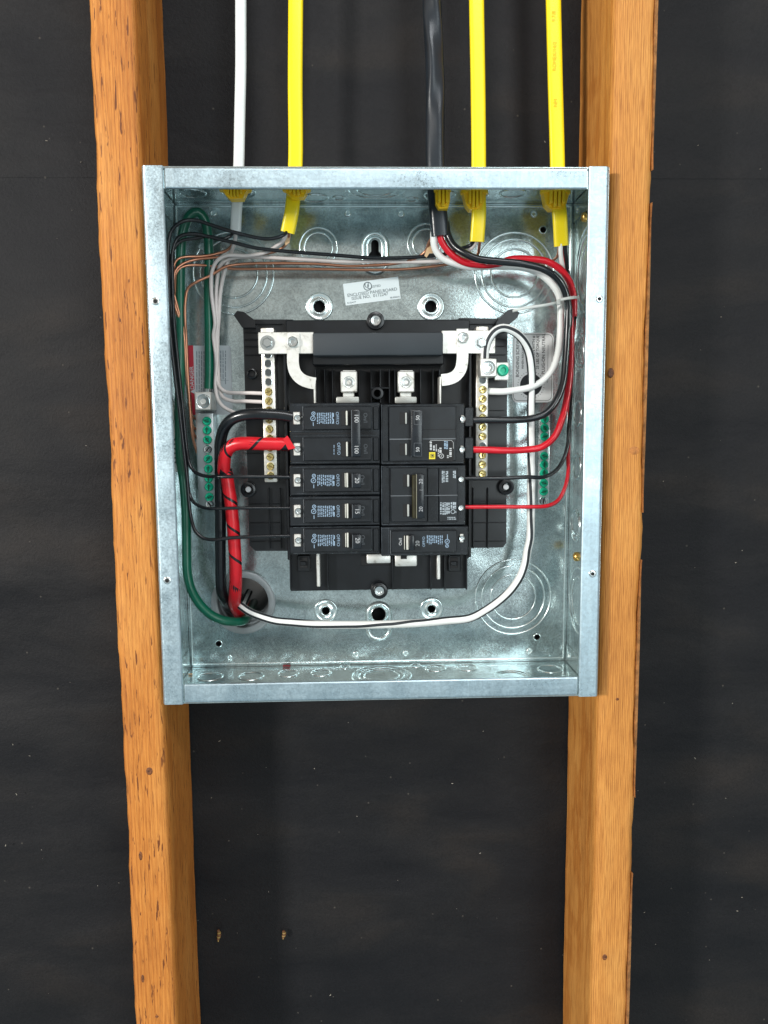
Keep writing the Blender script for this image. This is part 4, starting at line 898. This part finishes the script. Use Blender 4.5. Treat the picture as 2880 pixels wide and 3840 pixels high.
w1 = path(('A', (664, 490, .051), (655, 560, .054), (630, 650, .060), (590, 760, .062), (566, 900, .062), (556, 1080, .061)), ('C', (712, 120, .060), (706, 450, .058), (692, 680, .056), (702, 800, .054), (755, 885, .050), (850, 945, .046), (980, 985, .042), (1190, 1000, .039)))
cond_(c1, 'white_conductor', w1, RW, M_greyw)
# bare grounds
g2 = path(('A', (1008, 510, .049), (1002, 560, .054), (950, 610, .058), (820, 648, .060), (640, 655, .060), (520, 668, .059), (400, 682, .057), (320, 712, .054), (275, 755, .052), (260, 830, .052), (266, 960, .054)), ('C', (352, 100, .056), (388, 600, .058), (418, 850, .060), (440, 990, .066), (490, 1030, .071), (570, 1040, .073)))
cond_(c2, 'bare_ground', g2, RC, M_copper, 8)
g4 = path(('B', (690, 560, .046), (688, 600, .050), (670, 650, .056), (560, 690, .059), (430, 715, .061), (200, 742, .062), (0, 748, .062)), ('A', (1200, 745, .062), (900, 742, .062), (650, 736, .062), (420, 716, .060), (330, 722, .056), (280, 765, .054), (268, 850, .054), (274, 1000, .055)), ('C', (362, 100, .057), (398, 600, .058), (425, 900, .061), (448, 1100, .066), (490, 1135, .070), (570, 1142, .073)))
cond_(c4, 'bare_ground', g4, RC, M_copper, 8)
g1 = path(('A', (660, 490, .051), (654, 560, .056), (610, 612, .060), (530, 645, .060), (430, 656, .058), (340, 662, .055), (285, 680, .052), (262, 730, .051), (256, 850, .052)), ('C', (345, 100, .056), (392, 650, .059), (425, 950, .062), (455, 1170, .067), (495, 1235, .071), (570, 1248, .073)))
cond_(c1, 'bare_ground', g1, RC, M_copper, 8)
g3 = path(('B', (395, 520, .042), (365, 560, .046), (335, 625, .052), (250, 682, .056), (100, 708, .058), (0, 716, .058)), ('A', (1400, 724, .058), (1200, 712, .058), (900, 706, .057), (700, 706, .056), (600, 726, .055), (500, 782, .054), (400, 832, .053), (354, 866, .053), (336, 950, .054), (338, 1100, .055)), ('C', (378, 150, .056), (396, 600, .057), (430, 1000, .060), (450, 1200, .063), (492, 1370, .069), (530, 1430, .072), (580, 1446, .073)))
cond_(c3, 'bare_ground', g3, .00125, M_copper, 8)
mb = MB().prism([(p.x, p.z) for p in [at('B', x, y, .049) for x, y in ((372, 520), (385, 640), (362, 640), (345, 668), (330, 655), (350, 600))]][::-1], .0486, .0490); obj('paper_filler', mb.mesh(smooth=0), M_fill, c3)
mb = MB().prism([(p.x, p.z) for p in [at('A', x, y, .051) for x, y in ((992, 500), (1020, 520), (1012, 570), (985, 590), (978, 545))]][::-1], .0506, .0510); obj('paper_filler', mb.mesh(smooth=0), M_fill, c2)
# right-hand 6 AWG conductors of the black cable
R6 = .0030
k3 = path(('B', (470, 440, .041), (482, 520, .040), (525, 590, .038), (590, 640, .035), (680, 675, .032), (820, 695, .030), (980, 712, .030), (1110, 748, .032), (1200, 815, .036), (1248, 905, .039), (1266, 1010, .040), (1262, 1120, .040)),
          ('E', (1372, 0, .040), (1366, 250, .040), (1352, 520, .039), (1322, 720, .037), (1255, 900, .034), (1150, 1010, .031), (1020, 1058, .029), (850, 1078, .026), (600, 1076, .024), (365, 1082, .024)))
cond_(c3, 'black_conductor', k3, R6, M_blkw, 14)
r3 = path(('B', (428, 500, .041), (440, 560, .042), (490, 630, .043), (580, 690, .044), (700, 714, .044), (800, 706, .045), (900, 678, .046), (1010, 676, .046), (1120, 690, .046), (1215, 745, .046), (1270, 825, .046), (1294, 920, .046), (1298, 1050, .046)),
          ('E', (1408, 0, .046), (1404, 300, .046), (1392, 600, .045), (1362, 860, .043), (1315, 1080, .039), (1240, 1240, .035), (1120, 1335, .031), (980, 1362, .029), (800, 1370, .026), (600, 1366, .024), (362, 1362, .024)))
cond_(c3, 'red_conductor', r3, R6*.98, M_redw, 14)
w3 = path(('B', (392, 490, .041), (392, 545, .042), (402, 610, .044), (445, 670, .046), (520, 705, .048), (620, 722, .049), (800, 726, .050), (960, 733, .051), (1075, 768, .051), (1155, 830, .050), (1200, 920, .050), (1212, 1040, .050)),
          ('E', (1302, 0, .050), (1296, 250, .050), (1272, 440, .049), (1215, 590, .047), (1120, 700, .044), (1000, 760, .040), (860, 790, .037), (740, 798, .036), (600, 796, .038)))
cond_(c3, 'white_conductor', w3, R6*.98, M_whtw, 14)
# small conductors of the rightmost yellow cable
k5 = path(('B', (1240, 570, .046), (1248, 640, .048), (1258, 760, .054), (1290, 900, .056), (1308, 1050, .056)), ('E', (1424, 100, .055), (1420, 600, .053), (1402, 1000, .050)), ('I', (1205, 300, .046), (1186, 520, .043), (1140, 680, .039), (1060, 790, .035), (940, 848, .031), (760, 858, .027), (500, 862, .024), (60, 868, .023)))
cond_(c5, 'black_conductor', k5, .00175, M_blkw)
r5 = path(('B', (1226, 570, .049), (1234, 660, .058), (1252, 800, .062), (1290, 950, .060), (1304, 1100, .060)), ('E', (1412, 300, .058), (1404, 800, .056), (1385, 1200, .052)), ('I', (1196, 480, .049), (1195, 640, .046), (1188, 820, .043), (1160, 970, .039), (1090, 1090, .035), (980, 1150, .031), (800, 1165, .028), (500, 1166, .025), (62, 1166, .023)))
cond_(c5, 'red_conductor', r5, .00175, M_redw)
w5 = path(('B', (1214, 570, .045), (1217, 640, .046), (1222, 720, .050), (1245, 850, .058), (1265, 960, .062)))
cond_(c5, 'white_conductor', w5, .0020, M_whtw)
g5 = path(('B', (1205, 570, .047), (1200, 640, .052), (1185, 665, .056), (1165, 685, .060))); cond_(c5, 'bare_ground', g5, RC, M_copper, 8)
# cable tie
ct = thing('cable_tie', 'clear plastic cable tie round the right-hand wire bundle', 'cable tie', at('B', 1255, 960, .03))
loopc = at('B', 1256, 948, .045); lp = [loopc+Vector((.0096*math.cos(a), .0115*math.sin(a)-.002, .0010*math.cos(a)+.0006)) for a in [2*PI*k/22 for k in range(23)]]
mb = MB(); v = []; f = []
for q in lp: v += [q+Vector((0, 0, .0012)), q-Vector((0, 0, .0012))]
for i in range(len(lp)-1): f.append([2*i, 2*i+2, 2*i+3, 2*i+1])
lo = obj('loop', mb.add(v, f).mesh(smooth=60), M_tie, ct); so = lo.modifiers.new('thick', 'SOLIDIFY'); so.thickness = .0008
tl = spline(path(('B', (1205, 955, .040), (1130, 972, .036), (1040, 985, .036), (950, 1000, .040), (860, 1026, .048))), .004); mb = MB(); v = []; f = []
for q in tl: v += [q+Vector((0, 0, .0012)), q-Vector((0, 0, .0012))]
for i in range(len(tl)-1): f.append([2*i, 2*i+2, 2*i+3, 2*i+1])
tobj = obj('tail', mb.add(v, f).mesh(smooth=60), M_tie, ct); so = tobj.modifiers.new('thick', 'SOLIDIFY'); so.thickness = .0008
obj('tie_head', MB().pbox('B', 1192, 936, 1216, 972, .036, .0405, .0006).mesh(), M_tie, ct)

# ------------------------------------------------------------------ feeder wires out of the conduit
def into(dx, dz, n=1): return [Vector((cond.x+dx, YB+.010, cond.z+dz)), Vector((cond.x+dx, YB+.06, cond.z+dz-.004))]
# black
RB = .0049
pb = path(('C', (1490, 1008, .021), (1400, 990, .021), (1250, 978, .020), (1080, 976, .020), (950, 992, .022), (850, 1035, .025), (778, 1120, .030), (742, 1240, .034), (733, 1400, .037)), ('F', (735, 100, .041), (737, 500, .043), (737, 900, .044), (740, 1200, .046), (748, 1370, .051), (790, 1480, .064))) + [Vector((cond.x-.0125, YB+.004, cond.z-.006)), Vector((cond.x-.0145, YB+.07, cond.z-.008))]
fb = thing('black_feeder_wire', 'thick black feeder wire bending from the conduit to the 100 amp breaker', 'wire', at('F', 740, 1500, .05), 'feeder wires')
obj('insulation', tube(pb, RB, 18)[0].mesh(smooth=60), M_blkw, fb)
e = at('C', 1490, 1008, .021); mb = MB()
for k in range(7):
    a = 2*PI*k/6; d = Vector((0, math.cos(a), math.sin(a)))*(.0022 if k < 6 else 0); tube([e+d, e+d+Vector((.004, 0, 0)), e+d+Vector((.008, 0, 0))], .0011, 6, mb=mb)
obj('bare_strands', mb.mesh(), M_silver, fb)
# red taped
RR = .0054
pr = path(('C', (1462, 1290, .021), (1350, 1286, .021), (1200, 1284, .0205), (1060, 1278, .020), (940, 1280, .021), (850, 1305, .023), (796, 1370, .026), (776, 1480, .029), (777, 1600, .031)), ('F', (790, 110, .0315), (815, 260, .032), (842, 430, .032), (862, 620, .032), (880, 850, .033), (894, 1080, .034), (897, 1250, .037), (890, 1400, .043), (884, 1490, .055))) + [Vector((cond.x-.005, YB+.004, cond.z-.0115)), Vector((cond.x-.009, YB+.07, cond.z-.016))]
fr_ = thing('red_feeder_wire', 'thick black feeder wire wound in red tape', 'wire', at('F', 885, 1500, .05), 'feeder wires')
mbR, FR = tube(pr, RR*.985, 18, .002)
obj('insulation', mbR.mesh(smooth=60), M_blkw, fr_)
_L = 0; _z1 = pr[-5].z
for _i in range(1, len(FR)):
    _L += (FR[_i][0]-FR[_i-1][0]).length
    if _L > .05 and FR[_i][0].z < _z1: break
obj('red_tape', ribbon(FR, RR, .0258, .0230, -.004, _L+.004), M_redt, fr_)
obj('red_tape_end', tube([pr[-5].lerp(pr[-4], .1)]+pr[-4:], RR*1.03, 20, .002)[0].mesh(smooth=60), M_redt, fr_)
q = at('C', 1440, 1270, .0150); fl = [at('C', x, y, Y) for x, y, Y in ((1385, 1235, .0160), (1432, 1198, .0165), (1515, 1330, .0150), (1440, 1345, .0150))]
mb = MB().add([*fl, *[p_+Vector((0, .0005, 0)) for p_ in fl]], [[0, 1, 2, 3], [7, 6, 5, 4], [0, 4, 5, 1], [1, 5, 6, 2], [2, 6, 7, 3], [3, 7, 4, 0]]); obj('tape_flap', mb.mesh(smooth=0), M_redt, fr_)
e = at('C', 1480, 1305, .021); mb = MB()
for k in range(7):
    a = 2*PI*k/6; d = Vector((0, math.cos(a), math.sin(a)))*(.0022 if k < 6 else 0); tube([e+d, e+d+Vector((.004, 0, 0)), e+d+Vector((.008, 0, 0))], .0011, 6, mb=mb)
obj('bare_strands', mb.mesh(), M_silver, fr_)
# white neutral with black stripe
pw = [Vector((cond.x-.005, YB+.07, cond.z-.006)), Vector((cond.x-.0035, YB+.010, cond.z-.0075))] + path(('J', (945, 640, .056), (1030, 700, .050), (1120, 740, .048), (1300, 795, .047), (1500, 815, .047)), ('K', (300, 832, .047), (620, 836, .047), (900, 832, .047), (1150, 822, .047), (1400, 800, .047)), ('L', (180, 765, .047), (330, 690, .047), (480, 585, .047), (600, 475, .047), (690, 345, .047), (745, 200, .047), (770, 60, .047)),
          ('I', (795, 1500, .047), (805, 1200, .046), (808, 800, .046), (806, 400, .046), (806, 80, .045)), ('E', (1020, 760, .043), (1015, 560, .038), (985, 390, .034), (920, 275, .030), (840, 210, .027), (745, 182, .025), (665, 212, .024), (602, 290, .024), (572, 380, .025), (562, 500, .027)))
fw = thing('neutral_feeder_wire', 'white wire with black stripe looping from the conduit up to the bonding lug', 'wire', at('J', 1000, 690, .05), 'feeder wires')
mbW, FW = tube(pw, .0036, 18, .0025); obj('insulation', mbW.mesh(smooth=60), M_whtw, fw)
n0 = len(FW); WI = [i/(n0-1) for i in SIDX]
# angle that faces the viewer in each frame
def face_ang(i): p, t, n, b = FW[i]; d = (CAM-p).normalized(); return math.atan2(d.dot(b), d.dot(n))
def phi(off):
    def g(t):
        i = min(n0-1, int(t*(n0-1)+.5)); return face_ang(i)+off(t)
    return g
def sm(t, a, b): x = min(1, max(0, (t-a)/(b-a))); return x*x*(3-2*x)
def keyed(K):
    def g(t):
        for (a, x), (b, y) in zip(K, K[1:]):
            if t <= b: return x+(y-x)*sm(t, a, b)
        return K[-1][1]
    return g
for K in ([(0, .8), (2, .8), (6, .8), (8, .5), (9, 0), (10, -.6), (11, -.9), (14, -1.15), (17, -3), (22, -4.9), (25, -5.2), (29, -6.0), (33, -6.3)],
          [(0, -.75), (2, -.75), (6, -1.0), (8, -2.6), (11, -4.6), (13, -5.2), (16, -5.5), (19, -5.9), (20, -6.28), (22, -7.2), (25, -7.3), (29, -7.6), (33, -8)]):
    K = [(WI[min(a, len(WI)-1)], b) for a, b in K]
    obj('stripe', stripe(FW, .0036, phi(keyed(K)), .36, 1.03), M_ink, fw)
e = at('E', 562, 490, .027); obj('bare_strands', tube([e, e+Vector((0, 0, -.004)), e+Vector((0, 0, -.008))], .0028, 10)[0].mesh(), M_silver, fw)
# green ground
RG = .0041
pg = [Vector((cond.x+.000, YB+.07, cond.z-.0165)), Vector((cond.x+.001, YB+.010, cond.z-.0170))] + path(('J', (960, 800, .066), (860, 805, .059), (760, 790, .055), (640, 735, .052), (520, 620, .049), (435, 470, .047), (395, 300, .047), (388, 100, .048)), ('F', (385, 700, .050), (375, 450, .052), (352, 200, .054)), ('N', (674, 1700, .057), (672, 1550, .058), (676, 1400, .058), (678, 1250, .058), (677, 1100, .058), (677, 1000, .058), (680, 920, .057), (692, 850, .055), (715, 805, .054), (742, 795, .055), (766, 820, .058), (779, 880, .061), (783, 960, .063), (782, 1100, .064), (784, 1250, .064), (785, 1400, .064), (783, 1458, .064)))
fg = thing('green_ground_wire', 'thick green ground wire running up the left wall and over to the ground lug', 'wire', at('J', 960, 800, .06), 'feeder wires')
obj('insulation', tube(pg, RG, 16)[0].mesh(smooth=60), M_grnw, fg)
e = at('N', 783, 1455, .064); mb = MB()
for k in range(6): d = Vector((.0018*math.cos(k*1.05), .0018*math.sin(k*1.05), 0)); tube([e+d, e+d+Vector((-.001, 0, -.004)), e+d+Vector((-.002, 0, -.008))], .0009, 6, mb=mb)
obj('bare_strands', mb.mesh(), M_zinc, fg)
# scrap of red insulation and dirt lying in the box
p = atz('J', 1420, 1275, -H2+th+.0008); sp_ = thing('wire_scrap', 'tiny red scrap of insulation on the bottom of the box', 'scrap', (p.x, min(p.y, .079), -H2+th))
obj('shell', tube([(p.x-.0035, .0785, -H2+th+.0011), (p.x, .0788, -H2+th+.0011), (p.x+.0035, .0783, -H2+th+.0011)], .0009, 8)[0].mesh(), mat('old_red_insulation', (.26, .012, .018), .5), sp_)
p = atz('J', 425, 1350, -H2+th+.0008); q = MB().box(p.x-.002, p.x+.002, p.y-.0008, p.y+.0008, -H2+th+.0003, -H2+th+.0015, .0003)
obj('wire_scrap', q.mesh(), M_fill, None, None, 'tan crumb in the bottom left corner of the box', 'scrap')
